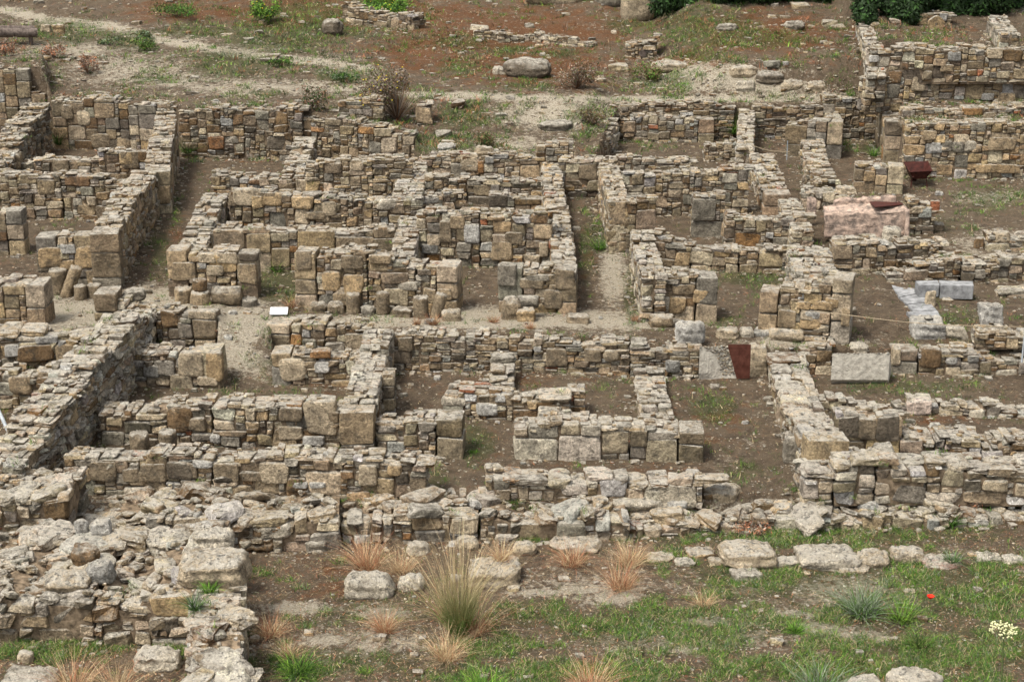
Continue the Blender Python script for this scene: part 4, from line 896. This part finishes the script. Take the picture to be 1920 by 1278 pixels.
# ---------------------------------------------------------------- plants
LC = {'pine': (.022,.040,.016), 'green': (.075,.16,.024), 'lime': (.15,.27,.035), 'dkgreen': (.032,.072,.018), 'sage': (.16,.20,.13), 'straw': (.55,.43,.26), 'rust': (.36,.155,.085), 'tan': (.42,.31,.18), 'brown': (.16,.095,.055), 'grey': (.24,.20,.16), 'yellow': (.55,.45,.05), 'olive': (.12,.13,.045)}
def blades(base, hgt, wid, lean, bend, col, rng, segs=3, az=None):
    """tapered curved ribbons: base (n,3), heights, widths, outward lean angle"""
    n = len(base); az = rng.uniform(0, 2*math.pi, n) if az is None else az
    d = np.stack([np.cos(az), np.sin(az), np.zeros(n)], 1); side = np.stack([-np.sin(az), np.cos(az), np.zeros(n)], 1)
    fa = rng.uniform(0, math.pi, n); side = side*np.cos(fa)[:, None]+d*np.sin(fa)[:, None]
    V = []
    for k in range(segs+1):
        f = k/segs; out = np.sin(lean)*f+bend*f*f; upz = np.cos(lean)*f-.5*bend*f*f*f
        c = base+d*(hgt*out)[:, None]+np.array([0, 0, 1.])*(hgt*upz)[:, None]; w_ = wid*(1-.85*f)
        V.append(c-side*w_[:, None]*.5); V.append(c+side*w_[:, None]*.5)
    V = np.stack(V, 1); m = 2*(segs+1); Q = np.array([[2*k, 2*k+1, 2*k+3, 2*k+2] for k in range(segs)])
    F = (Q[None]+(np.arange(n)*m)[:, None, None]).reshape(-1, 4)
    return V.reshape(-1, 3), F, np.repeat(col, m, 0)
def leafcol(rng, n, names, w=None):
    c = np.array([LC[k] for k in names]); i = rng.choice(len(names), n, p=w); return np.clip(c[i]*rng.normal(1, .32, (n, 1)).clip(.35, 1.8), .005, .75)
def tuft(label, px, py, wpx, hpx, names, n=160, lean=.35, bend=.35, wid=.006, name='grass_tuft', cat='grass tuft', group=None, w=None, z=None, twotone=None, den=1.7, wm=1.0):
    NW[0] += 1; rng = np.random.default_rng(20000+NW[0]); p = pick(px, py) if z is None else np.array([*onz(px, py, z)]); s = p[1]/CP/F_PX
    n = int(n*den); wid = wid*wm; R = wpx*s/2; Hh = hpx*s; a = rng.uniform(0, 6.28, n); r = R*.32*np.sqrt(rng.random(n)); b = np.stack([r*np.cos(a), r*np.sin(a)*.9, np.full(n, -.02)], 1)
    h = Hh*rng.uniform(.30, 1.12, n); ln = np.abs(rng.normal(lean, .22 if bend < .3 else .36, n)); az = a+rng.normal(0, .5 if bend < .3 else 1.1, n)
    V, F, C = blades(b, h, np.full(n, wid)*rng.uniform(.6, 1.3, n), ln, rng.uniform(0, bend*1.5, n), leafcol(rng, n, names, w), rng, 4, az)
    if twotone:
        V = V+np.array([.10, 0, 0])*(np.clip(V[:, 2:3], 0, None)*rng.uniform(-1, .4))+.02*np.sin(V[:, [2, 0, 1]]*9)*np.clip(V[:, 2:3], 0, 1)
        f = np.clip(V[:, 2]/Hh*2.2-.2, 0, 1)[:, None]; C = np.array(LC[twotone])*(1-f)*rng.uniform(.7, 1.3, (len(V), 1))+C*f
    o = link(name, mesh_np(name, V, F, C, False), M_LEAF, None, tuple(p)); return tagp(o, label, cat, group, 'thing')
RD = ['rust', 'tan', 'straw']; gD = 'dry grass tufts in the foreground'
tuft('tall feathery grass clump, green below and straw above, front centre', 862, 1188, 105, 235, ['straw','tan','straw'], 430, .15, .26, .0065, twotone='green', den=1.5, wm=.95, name='grass_clump')
for i, (lb, px, py, wp, hp, n) in enumerate([
 ('rusty broken stems at the right foot of the tall grass clump',893,1188,80,110,200), ('straw stems at the left foot of the tall grass clump',835,1160,70,120,120),
 ('reddish dry tuft at the left end of the foreground tuft row',690,1066,120,84,420), ('sprawling straw tuft right behind the layered slab',752,1072,110,60,260),
 ('rust coloured tuft below the layered slab',722,1184,70,66,260), ('small dry tuft right of the tall grass clump top',940,1050,66,54,200),
 ('wide pinkish dry tuft in front of the low pale boulder',1072,1058,110,58,330), ('dry tuft at the right end of the foreground tuft row',1180,1058,110,62,330),
 ('lower straw tuft below the right end of the row',1165,1102,110,72,330), ('short dry tuft below the tall grass clump',838,1236,110,80,330),
 ('dry tuft cut by the bottom edge right of centre',1105,1296,110,90,300), ('thin dry tuft at the left of the green ground in front',1320,1135,80,44,160),
 ('bleached tuft at the bottom left edge',140,1300,110,110,240), ('bleached tuft right of the one at the bottom left edge',222,1300,100,92,220),
 ('sprawling straw tuft beside the straight-faced wall',508,1190,110,60,260), ('straw stalks low beside the straight-faced wall',545,1232,80,50,180)]):
    tuft(lb, px, py, wp, hp, RD, n, .5, .55, .0045, group=gD, w=[.5,.25,.25] if i % 2 == 0 else [.2,.4,.4])
for lb, px, py, wp, hp in [('small dry round tuft under the leaning narrow stump',812,606,44,26),('dry tuft left of the small round tuft',782,608,30,18),('dry round tuft left of the doorway pier',925,604,34,20),('dry tuft in front of the block with the lying drum',995,616,28,18),('pale dry tuft in the grassy doorway beside the leaning stump',548,578,36,34),('brown dry tuft at the foot of the facade corner',1192,602,26,18)]:
    tuft(lb, px, py, wp, hp, ['brown','rust','tan'], 160, .6, .3, .006, group='dry tufts along the street')
for lb, px, py, wp, hp, nm in [('silvery lavender-like bush in the right foreground',1618,1150,150,80,['sage','sage','green']),('silvery bush at the bottom edge, right',1535,1300,150,80,['sage','green','sage']),
 ('small silvery tuft at the right edge grass',1785,1052,60,34,['sage','sage','green']),('fresh green weeds growing on the bottom left ruin',392,1108,50,34,['lime','green','green']),('dark green weeds below the fresh green weeds',366,1140,46,44,['green','dkgreen','sage']),
 ('leafy green weed on the sunken stone line at the right',1782,982,56,34,['green','dkgreen','green']),('green fern-like clump in the front right ground',1490,1184,66,34,['lime','green','green']),('yellow-green bushy plant near the poppy',1690,1165,90,56,['lime','olive','green']),('low dense green cushion below the yellow-green plant',1725,1212,90,40,['green','olive','dkgreen']),
 ('bright green grass patch under the low centre wall',889,848,40,10,['lime','green','green']),('tall fresh grass at the wall foot in the mossy alley',1124,468,34,38,['green','lime','dkgreen']),('green shrub in the grassy doorway',520,508,44,30,['green','dkgreen','lime']),
 ('dark bush in the corner right of the left alley',352,286,40,44,['dkgreen','green','olive']),('green bush against the tall corner wall',1638,292,30,26,['green','lime','dkgreen']),('dark green growth in the corner of the brown ashlar room',112,270,26,60,['dkgreen','olive','green']),('weeds at the foot of the sunken back room stairs',1374,250,26,50,['green','dkgreen','lime']),('bottom edge lush grass left of centre',905,1300,240,50,['lime','green','green']),('lush grass at the foot of the straight-faced wall',560,1262,130,56,['green','dkgreen','lime'])]:
    tuft(lb, px, py, wp, hp, nm, int(60+wp*2.2), .55, .5, .009, name='weed_clump', cat='plant', den=1.0, wm=1.25)
tuft('umbel plant near the right edge, tall stalk', 1868, 1330, 30, 60, ['green','lime','green'], 60, .5, .5, name='plant_leaves', cat='plant')
ub = onz(1870, 1330, -1.0); um = bpy.data.objects.new('umbel_flower', None); COL.objects.link(um); um.location = tuple(ub); tagp(um, 'tall cream umbel flower on a thin stalk at bottom right', 'flower', None, 'thing')
tube('stem', [(0,0,0),(.01,0,.4),(-.02,0,.93)], .008, simple('stem_green', (.06,.09,.03), (.12,.15,.06)), um); rg = np.random.default_rng(4)
hc = []; 
for k in range(90): a = rg.uniform(0, 6.28); r = .155*math.sqrt(rg.random()); hc.append((-.02+r*math.cos(a), r*math.sin(a), .99+.02*rg.normal()-.25*r*r*4))
V, Q, nv = stones(hc, [(.011,.011,.009)]*90, [2.2]*90, rg, T3, .2, .1); link('flower_head', mesh_np('flower_head', V, Q, np.tile(np.array([[.62,.62,.36]]), (len(V), 1))), M_LEAF, um)
for k in range(14): a = k*.45; link('ray_stalk', tube('ray_stalk', [(-.02,0,.93),(-.02+.12*math.cos(a),.12*math.sin(a),.985)], .002, bpy.data.materials['stem_green'], um).data, bpy.data.materials['stem_green'], um) if False else tube('ray_stalk', [(-.02,0,.93),(-.02+.12*math.cos(a),.12*math.sin(a),.985)], .002, bpy.data.materials['stem_green'], um)
pb = ground(1742, 1150); pr_ = bpy.data.objects.new('poppy', None); COL.objects.link(pr_); pr_.location = tuple(pb); tagp(pr_, 'single red poppy in the green right foreground', 'flower', None, 'thing')
tube('stem', [(0,0,0),(0,.01,.2)], .003, bpy.data.materials['stem_green'], pr_); M_RED = simple('poppy_red', (.62,.02,.01), (.75,.04,.02))
for k in range(4):
    a = k*1.57+.4; me = bpy.data.meshes.new('petal'); g = []; fq = []
    for i in range(5):
        for j in range(5): u, v = i/4, (j/4-.5); r = .045*u; g.append((math.cos(a+v*1.8)*r, math.sin(a+v*1.8)*r, .2+.03*u*u*1.4))
    for i in range(4):
        for j in range(4): fq.append([i*5+j, i*5+j+1, (i+1)*5+j+1, (i+1)*5+j])
    me.from_pydata(g, [], fq); link('petal', me, M_RED, pr_)
def bush(label, px, py, wpx, hpx, names, n=1800, leaf=.05, name='bush', cat='bush', twigs=40, flowers=0, w=None, p=None, depth=None, clumps=9, gap=.5):
    NW[0] += 1; rng = np.random.default_rng(30000+NW[0]); p = ground(px, py) if p is None else np.array(p); s = p[1]/CP/F_PX; R = wpx*s/2; Hh = hpx*s
    root = bpy.data.objects.new(name, None); COL.objects.link(root); root.location = tuple(p); tagp(root, label, cat, None, 'thing')
    D = depth or R; cc = []
    for k in range(clumps):
        a = rng.uniform(0, 6.28); r = math.sqrt(rng.random())*.68; cc.append((R*r*math.cos(a), D*r*math.sin(a), Hh*rng.uniform(.25, .78), rng.uniform(.26, .48)))
    cc = np.array(cc); i = rng.choice(clumps, n); u = rng.normal(size=(n, 3)); u /= np.linalg.norm(u, axis=1)[:, None]; rad = (rng.random(n)**gap)[:, None]
    c = cc[i, :3]+u*rad*np.stack([cc[i, 3]*R*1.15, cc[i, 3]*D*1.15, cc[i, 3]*Hh], 1); c[:, 2] = np.abs(c[:, 2])
    t1 = rng.normal(size=(n, 3)); t1 /= np.linalg.norm(t1, axis=1)[:, None]; t2 = np.cross(t1, u); t2 /= np.linalg.norm(t2, axis=1)[:, None]+1e-6
    L_ = leaf*rng.uniform(.5, 1.3, (n, 1)); V = np.stack([c-t1*L_, c+t2*L_*.35, c+t1*L_, c-t2*L_*.35], 1).reshape(-1, 3); F = np.arange(4*n).reshape(-1, 4)
    col = np.repeat(leafcol(rng, n, names, w)*rng.normal(1, .15, clumps)[i][:, None].clip(.5, 1.5), 4, 0)
    link('foliage', mesh_np('foliage', V, F, np.clip(col, .005, .7), False), M_LEAF, root)
    if twigs:
        b = np.zeros((twigs, 3)); h = np.full(twigs, Hh)*rng.uniform(.5, .95, twigs)
        V, F, C = blades(b, h, np.full(twigs, .012+.01*Hh), np.abs(rng.normal(.5*min(1.6, R/Hh), .3, twigs)), rng.uniform(0, .2, twigs), leafcol(rng, twigs, ['brown','grey']), rng, 3)
        link('twigs', mesh_np('twigs', V, F, C, False), M_LEAF, root)
    if flowers:
        k = rng.choice(n, flowers); V2, Q2, _ = stones(c[k]+u[k]*.03, [(.018,.018,.015)]*flowers, [2.2]*flowers, rng, T2, .1, 0); link('flowers', mesh_np('flowers', V2, Q2, np.tile(np.array([[.62,.5,.05]]), (len(V2), 1))), M_LEAF, root)
    return root
bush('grey leafless bush with yellow flowers above the rubble pier', 745, 226, 150, 88, ['grey','brown','olive'], 5200, .035, flowers=80, twigs=200, w=[.5,.35,.15], gap=.6)
bush('round dry brown bush on the red hillside', 1082, 166, 92, 46, ['brown','grey','dkgreen'], 3000, .03, twigs=140, w=[.55,.35,.1])
bush('green flowering shrub on top of the ruined dark wall', 712, 34, 120, 42, ['dkgreen','green','lime'], 3200, .045, flowers=30)
bush('dark green shrub at the top left of the red slope', 500, 42, 60, 44, ['dkgreen','green','lime'], 1800, .04, flowers=15)
bush('low green shrub cluster left of the dark green shrub', 330, 32, 110, 26, ['dkgreen','green','olive'], 1800, .04)
bush('grey-green cushion beside the path at the left', 272, 72, 40, 16, ['dkgreen','sage','olive'], 700, .035)
bush('round green bush left of the path bend', 272, 96, 60, 26, ['dkgreen','green','olive'], 900, .035)
bush('low bush left of the grass by the path', 205, 84, 44, 14, ['dkgreen','sage','olive'], 600, .035)
bush('low green cushion at the right end of the pathside grass', 528, 126, 50, 16, ['dkgreen','green','olive'], 700, .035)
bush('green cushion above the grey flowering bush', 650, 156, 60, 18, ['dkgreen','green','sage'], 700, .035)
bush('brown dry bush right of the dark corner wall, on the pebble terrace', 1110, 236, 60, 34, ['brown','grey','olive'], 1400, .03)
bush('dark dry shrub left of the ruined wall stub', 590, 205, 60, 48, ['brown','dkgreen','grey'], 1700, .035)
bush('small reddish dry shrub at the far left slope', 10, 106, 50, 34, ['brown','rust','grey'], 900, .03)
bush('reddish dry shrub right of the far left one', 100, 108, 56, 26, ['brown','rust','grey'], 900, .03)
bush('small dry shrub among pebbles on the left slope', 165, 138, 50, 36, ['brown','rust','grey'], 900, .03)
bush('green and brown patch of scrub by the drain', 1215, 150, 80, 36, ['green','olive','brown'], 1400, .035)
bush('dark overgrown hollow shrub on the terrace above the centre rooms', 925, 278, 80, 28, ['dkgreen','olive','brown'], 1500, .03)
bush('grey dry shrub beside the bottom left dark stone', 372, 1180, 60, 50, ['grey','brown','tan'], 900, .03, twigs=60)
bush('low brown dry shrub on the sunken stone line', 1400, 992, 100, 26, ['brown','grey','rust'], 1300, .025)
bush('brown dry shrub at the right end of the sunken stone line', 1810, 968, 60, 38, ['brown','grey','rust'], 1100, .025)
def tree(label, px, py, wpx, hpx, names, n=30000, trunk=.5):
    p = ground(px, py); s = p[1]/CP/F_PX; R = wpx*s/2; Hh = hpx*s; rng = np.random.default_rng(int(px)); root = bpy.data.objects.new('pine_tree', None); COL.objects.link(root); root.location = tuple(p); tagp(root, label, 'tree', 'evergreens along the top edge', 'thing')
    rings = [(0,.20),(Hh*.3,.15),(Hh*.6,.10),(Hh*.9,.04)]; pts = [(rng.normal(0,.05), rng.normal(0,.05), z) for z, _ in rings]
    V, F = [], []
    for (x, y, z), (_, r) in zip(pts, rings):
        for k in range(10): a = .628*k; V.append((x+r*math.cos(a), y+r*math.sin(a), z-.1))
    for j in range(3):
        for k in range(10): F.append([j*10+k, j*10+(k+1) % 10, (j+1)*10+(k+1) % 10, (j+1)*10+k])
    link('trunk', mesh_np('trunk', V, F), M_BARK, root)
    for k in range(7): a = k*.9+rng.uniform(0, .5); z0 = Hh*rng.uniform(.15, .6); tube('limb', [(0,0,z0),(R*.4*math.cos(a), R*.4*math.sin(a), z0+.3),(R*.8*math.cos(a), R*.8*math.sin(a), z0+.4)], .035, M_BARK, root)
    clumps = 34; cc = np.stack([R*rng.uniform(-.85, .85, clumps), R*.8*rng.uniform(-.9, .9, clumps), Hh*rng.uniform(.0, .9, clumps)**1.4], 1); i = rng.choice(clumps, n); u = rng.normal(size=(n, 3)); u /= np.linalg.norm(u, axis=1)[:, None]
    c = cc[i]+u*(rng.random((n, 1))**.45)*R*.34; t1 = rng.normal(size=(n, 3)); t1 /= np.linalg.norm(t1, axis=1)[:, None]; t2 = np.cross(t1, u); t2 /= np.linalg.norm(t2, axis=1)[:, None]+1e-6; L_ = .065*rng.uniform(.5, 1.3, (n, 1))
    V = np.stack([c-t1*L_, c+t2*L_*.4, c+t1*L_, c-t2*L_*.4], 1).reshape(-1, 3); link('crown', mesh_np('crown', V, np.arange(4*n).reshape(-1, 4), np.repeat(leafcol(rng, n, names), 4, 0), False), M_LEAF, root)
tree('dark evergreen just right of the climbing wall, top right', 1672, 34, 130, 240, ['pine','pine','dkgreen'])
tree('dark evergreen left of the millstone ruin', 1728, 22, 150, 240, ['pine','pine','dkgreen'])
tree('dark evergreen right of the millstone ruin', 1822, 20, 140, 240, ['pine','pine','dkgreen'])
tree('dark evergreen in the top right corner', 1900, 6, 130, 240, ['pine','pine','dkgreen'])
tree('low dark evergreen at the top edge right of the pale pillar', 1285, 4, 140, 200, ['pine','pine','dkgreen'])
tree('dark evergreen at the top edge, second right of the pale pillar', 1395, -4, 140, 200, ['pine','pine','dkgreen'])
tree('dark evergreen at the top edge left of the climbing wall', 1500, -8, 140, 200, ['pine','pine','dkgreen'])
# ---------------------------------------------------------------- ground cover: pebbles, litter, grass (uncountable)
def scatter(n, rng, y0=-15, y1=1300):
    px = rng.uniform(-60, 1980, n); py = rng.uniform(y0, y1, n); a = (px-960)/F_PX; b = (639-py)/F_PX; dy = CP+b*SP; dz = -SP+b*CP
    z = np.where(py > 1010, -1., np.where(py > 640, -.5, np.where(py > 260, .2, 1.6))).astype(float)
    for _ in range(30):
        t = (z-CAMZ)/dz; X = a*t; Y = dy*t; z = .6*z+.4*T(X, Y)
    t = (z-CAMZ)/dz; X = a*t; Y = dy*t; z = T(X, Y); return X, Y, z
rng = np.random.default_rng(77)
X, Y, Z = scatter(60000, rng); m = mask_at(X, Y, Z)
wgt = .12+.9*m[1]+.10*(Y < 19.5)+.10*(vnoise(X, Y, .5, 41) > .55)+.12*(vnoise(X, Y, .6, 21) > .6)-.05*m[0]; keep = rng.random(len(X)) < wgt; X, Y, Z = X[keep], Y[keep], Z[keep]; n = len(X)
sz = np.exp(rng.normal(math.log(.008), .5, n))*np.clip(Y/22, .6, 2.0); sz = np.minimum(sz, .042)
H = np.stack([sz*rng.uniform(.9, 1.5, n), sz*rng.uniform(.8, 1.2, n), sz*rng.uniform(.5, .8, n)], 1)
V, Q, nv = stones(np.stack([X, Y, Z+sz*.2], 1), H, rng.uniform(2.2, 4, n), rng, T2, .35, .05)
link('pebbles', mesh_np('pebbles', V, Q, np.repeat(colors(rng, n, 'pale')*.95, nv, 0)), M_STONE); tagp(bpy.data.objects['pebbles'], 'pale pebbles and stone chips scattered over the soil', 'pebbles', None, 'stuff')
X, Y, Z = scatter(1500, rng); m = mask_at(X, Y, Z); keep = rng.random(len(X)) < (.25+.5*m[1])*np.where(Y < 19.5, .35, 1); X, Y, Z = X[keep], Y[keep], Z[keep]; n = len(X); sz = rng.uniform(.025, .065, n)
H = np.stack([sz*rng.uniform(.9, 1.5, n), sz*rng.uniform(.8, 1.2, n), sz*rng.uniform(.5, .8, n)], 1); V, Q, nv = stones(np.stack([X, Y, Z+sz*.15], 1), H, rng.uniform(2.5, 4.5, n), rng, T3, .35, .08)
tagp(link('rubble_scatter', mesh_np('rubble_scatter', V, Q, np.repeat(colors(rng, n, 'normal'), nv, 0)), M_STONE), 'small rubble stones strewn over rooms and slopes', 'rubble', None, 'stuff')
fx, fy = [], []
for B in SEG.values():
    for i in range(len(B)-1):
        a_, b_ = B[i][0], B[i+1][0]; u = b_[:2]-a_[:2]; L = np.hypot(*u)
        if L < .2 or L > 60: continue
        u = u/L; nrm = np.array([-u[1], u[0]])
        for _ in range(int(L*13)):
            s_ = rng.uniform(0, L); o_ = -abs(rng.normal(0, .11))-.01; q_ = a_[:2]+u*s_+nrm*o_; fx.append(q_[0]); fy.append(q_[1])
X, Y = np.array(fx), np.array(fy); Z = T(X, Y); n = len(X); sz = np.exp(rng.normal(math.log(.017), .55, n)).clip(.008, .06)
H = np.stack([sz*rng.uniform(.9, 1.6, n), sz*rng.uniform(.8, 1.2, n), sz*rng.uniform(.5, .8, n)], 1); V, Q, nv = stones(np.stack([X, Y, Z+sz*.2], 1), H, rng.uniform(2.8, 6, n), rng, T2, .35, .08)
tagp(link('fallen_chips', mesh_np('fallen_chips', V, Q, np.repeat(colors(rng, n, 'normal')*.9, nv, 0), False), M_STONE), 'stone chips and small rubble fallen along the wall feet', 'rubble', None, 'stuff')
def Y_hill(x, y): return (y > yB(x/y))*1.0
Xs, Ys, Zs = [], [], []
for (cnt, ya, yb_) in ((84000, 930, 1300), (34000, 250, 930), (26000, -15, 260)):
    x, y, z = scatter(cnt, rng, ya, yb_); m = mask_at(x, y, z)
    v = m[2]*1.1+2.1*(vnoise(x, y, .20, 31)-.5)+1.4*(vnoise(x, y, .6, 35)-.5)+1.0*(vnoise(x, y, 1.9, 33)-.5)-.12-.9*m[1]*(y < 20); k = (rng.random(len(x)) < np.clip((v-.36+.22*(Y_hill(x, y)))*2.1, 0.012, 1)); Xs.append(x[k]); Ys.append(y[k]); Zs.append(z[k])
X, Y, Z = np.concatenate(Xs), np.concatenate(Ys), np.concatenate(Zs); nc = len(X); per = 8; hue = rng.normal(1, .22, nc).clip(.5, 1.6); ch = rng.uniform(.5, 1.35, nc); pc = rng.choice(5, nc, p=[.36,.14,.28,.14,.08])
X1 = np.repeat(X, per)+rng.normal(0, .03, nc*per)*np.repeat(np.clip(Y/22, .8, 1.8), per); Y1 = np.repeat(Y, per)+rng.normal(0, .03, nc*per); Z1 = T(X1, Y1); n = nc*per; sc_ = np.clip(Y1/22, .8, 1.9)
pal = np.array([LC[q] for q in ('green','lime','dkgreen','olive','sage')]); colr = pal[np.repeat(pc, per)]*np.repeat(hue, per)[:, None]*rng.normal(1, .15, (n, 1))
dry = rng.random(n) < .10; colr[dry] = np.array(LC['straw'])*.8
V, F, C = blades(np.stack([X1, Y1, Z1-.008], 1), rng.uniform(.025, .10, n)*np.repeat(ch, per)*np.clip(sc_, 1, 1.5), .0075*sc_*rng.uniform(.6, 1.4, n), np.abs(rng.normal(.65, .35, n)), rng.uniform(0, .5, n), colr.clip(.004, .7), rng, 2)
tagp(link('grass', mesh_np('grass', V, F, C, False), M_LEAF), 'short green grass and weeds in patches on the soil', 'grass', None, 'stuff'); 
X, Y, Z = scatter(9000, rng, -20, 290); m = mask_at(X, Y, Z); k = (Y > yB(X/Y)+.3)*(rng.random(len(X)) < np.clip(.10+.9*(vnoise(X, Y, 1.4, 51)-.45)-.5*m[1]+.4*m[2], 0, 1)); X, Y, Z = X[k], Y[k], Z[k]; nc = len(X); per = 12
pal = np.array([LC[q] for q in ('brown','rust','olive','dkgreen','grey','green')]); hc_ = rng.choice(6, nc, p=[.26,.14,.2,.18,.12,.1]); X1 = np.repeat(X, per)+rng.normal(0, .07, nc*per); Y1 = np.repeat(Y, per)+rng.normal(0, .07, nc*per); n = nc*per
V, F, C = blades(np.stack([X1, Y1, T(X1, Y1)-.01], 1), rng.uniform(.05, .16, n)*np.repeat(rng.uniform(.5, 1.5, nc), per), rng.uniform(.010, .022, n), np.abs(rng.normal(.7, .35, n)), rng.uniform(0, .4, n), (pal[np.repeat(hc_, per)]*rng.normal(1, .22, (n, 1))).clip(.01, .6), rng, 2)
tagp(link('hill_scrub', mesh_np('hill_scrub', V, F, C, False), M_LEAF), 'low brown and olive scrub spread over the hillside', 'scrub', None, 'stuff')
X, Y, Z = scatter(800, rng, -20, 290); k = Y > yB(X/Y)+.3; X, Y, Z = X[k], Y[k], Z[k]; n = len(X); sz = np.exp(rng.normal(math.log(.04), .55, n)).clip(.015, .2)
H = np.stack([sz*rng.uniform(.9, 1.7, n), sz*rng.uniform(.8, 1.2, n), sz*rng.uniform(.4, .7, n)], 1); V, Q, nv = stones(np.stack([X, Y, Z+sz*.1], 1), H, rng.uniform(2.8, 6, n), rng, T4, .35, .09)
tagp(link('hill_stones', mesh_np('hill_stones', V, Q, np.repeat(colors(rng, n, 'dark'), nv, 0), False), M_STONE), 'weathered stones strewn across the hillside', 'stones', None, 'stuff')
X, Y, Z = scatter(110000, rng); x_, y_, z_ = scatter(60000, rng, 985, 1300); X, Y, Z = np.concatenate([X, x_]), np.concatenate([Y, y_]), np.concatenate([Z, z_]); m = mask_at(X, Y, Z); k = rng.random(len(X)) < .6-.45*m[1]; X, Y, Z = X[k], Y[k], Z[k]; n = len(X); sc_ = np.clip(Y/22, .8, 2)
V, F, C = blades(np.stack([X, Y, Z+.004], 1), rng.uniform(.02, .09, n)*sc_, .0065*sc_*rng.uniform(.6, 1.4, n), rng.normal(1.36, .18, n), rng.uniform(0, .12, n), leafcol(rng, n, ['brown','rust','tan','straw','grey'], [.34,.22,.18,.14,.12]), rng, 2)
tagp(link('dry_litter', mesh_np('dry_litter', V, F, C, False), M_LEAF), 'dry needles and stalks lying on the soil', 'litter', None, 'stuff')
# weeds rooted in the wall tops and joints
WD = [(60,690),(155,660),(170,640),(200,600),(95,770),(60,830),(30,870),(300,640),(560,640),(590,610),(1770,480),(700,925),(690,540),(460,540),(1000,725),(1050,735),(1500,690),(1430,330),(1395,290),(1560,235),(730,455),(585,345),(80,190),(45,258),(640,975),(850,960),(1000,955),(1100,960),(1290,965),(250,1100),(230,1120),(390,1130),(400,1180),(500,600),(1240,620),(1795,275),(1470,205),(760,420),(820,405),(470,430),(610,372),(375,900),(555,905),(300,855),(1640,960),(1700,955),(1850,955),(1600,930),(1540,940),(1760,850),(1490,480),(1470,505),(1650,870)]
VV, FF, CC = [], [], []; off = 0
for (px, py) in WD:
    p = pick(px, py); k = 26; b = p[None]+rng.normal(0, .05, (k, 3))*[1, 1, .2]; V, F, C = blades(b, rng.uniform(.03, .10, k), np.full(k, .009), np.abs(rng.normal(.6, .3, k)), rng.uniform(0, .4, k), leafcol(rng, k, ['green','lime','dkgreen','olive']), rng, 2)
    VV.append(V); FF.append(F+off); CC.append(C); off += len(V)
tagp(link('wall_weeds', mesh_np('wall_weeds', np.vstack(VV), np.vstack(FF), np.vstack(CC), False), M_LEAF), 'tiny green weeds sprouting from joints and wall tops', 'weeds', None, 'stuff')
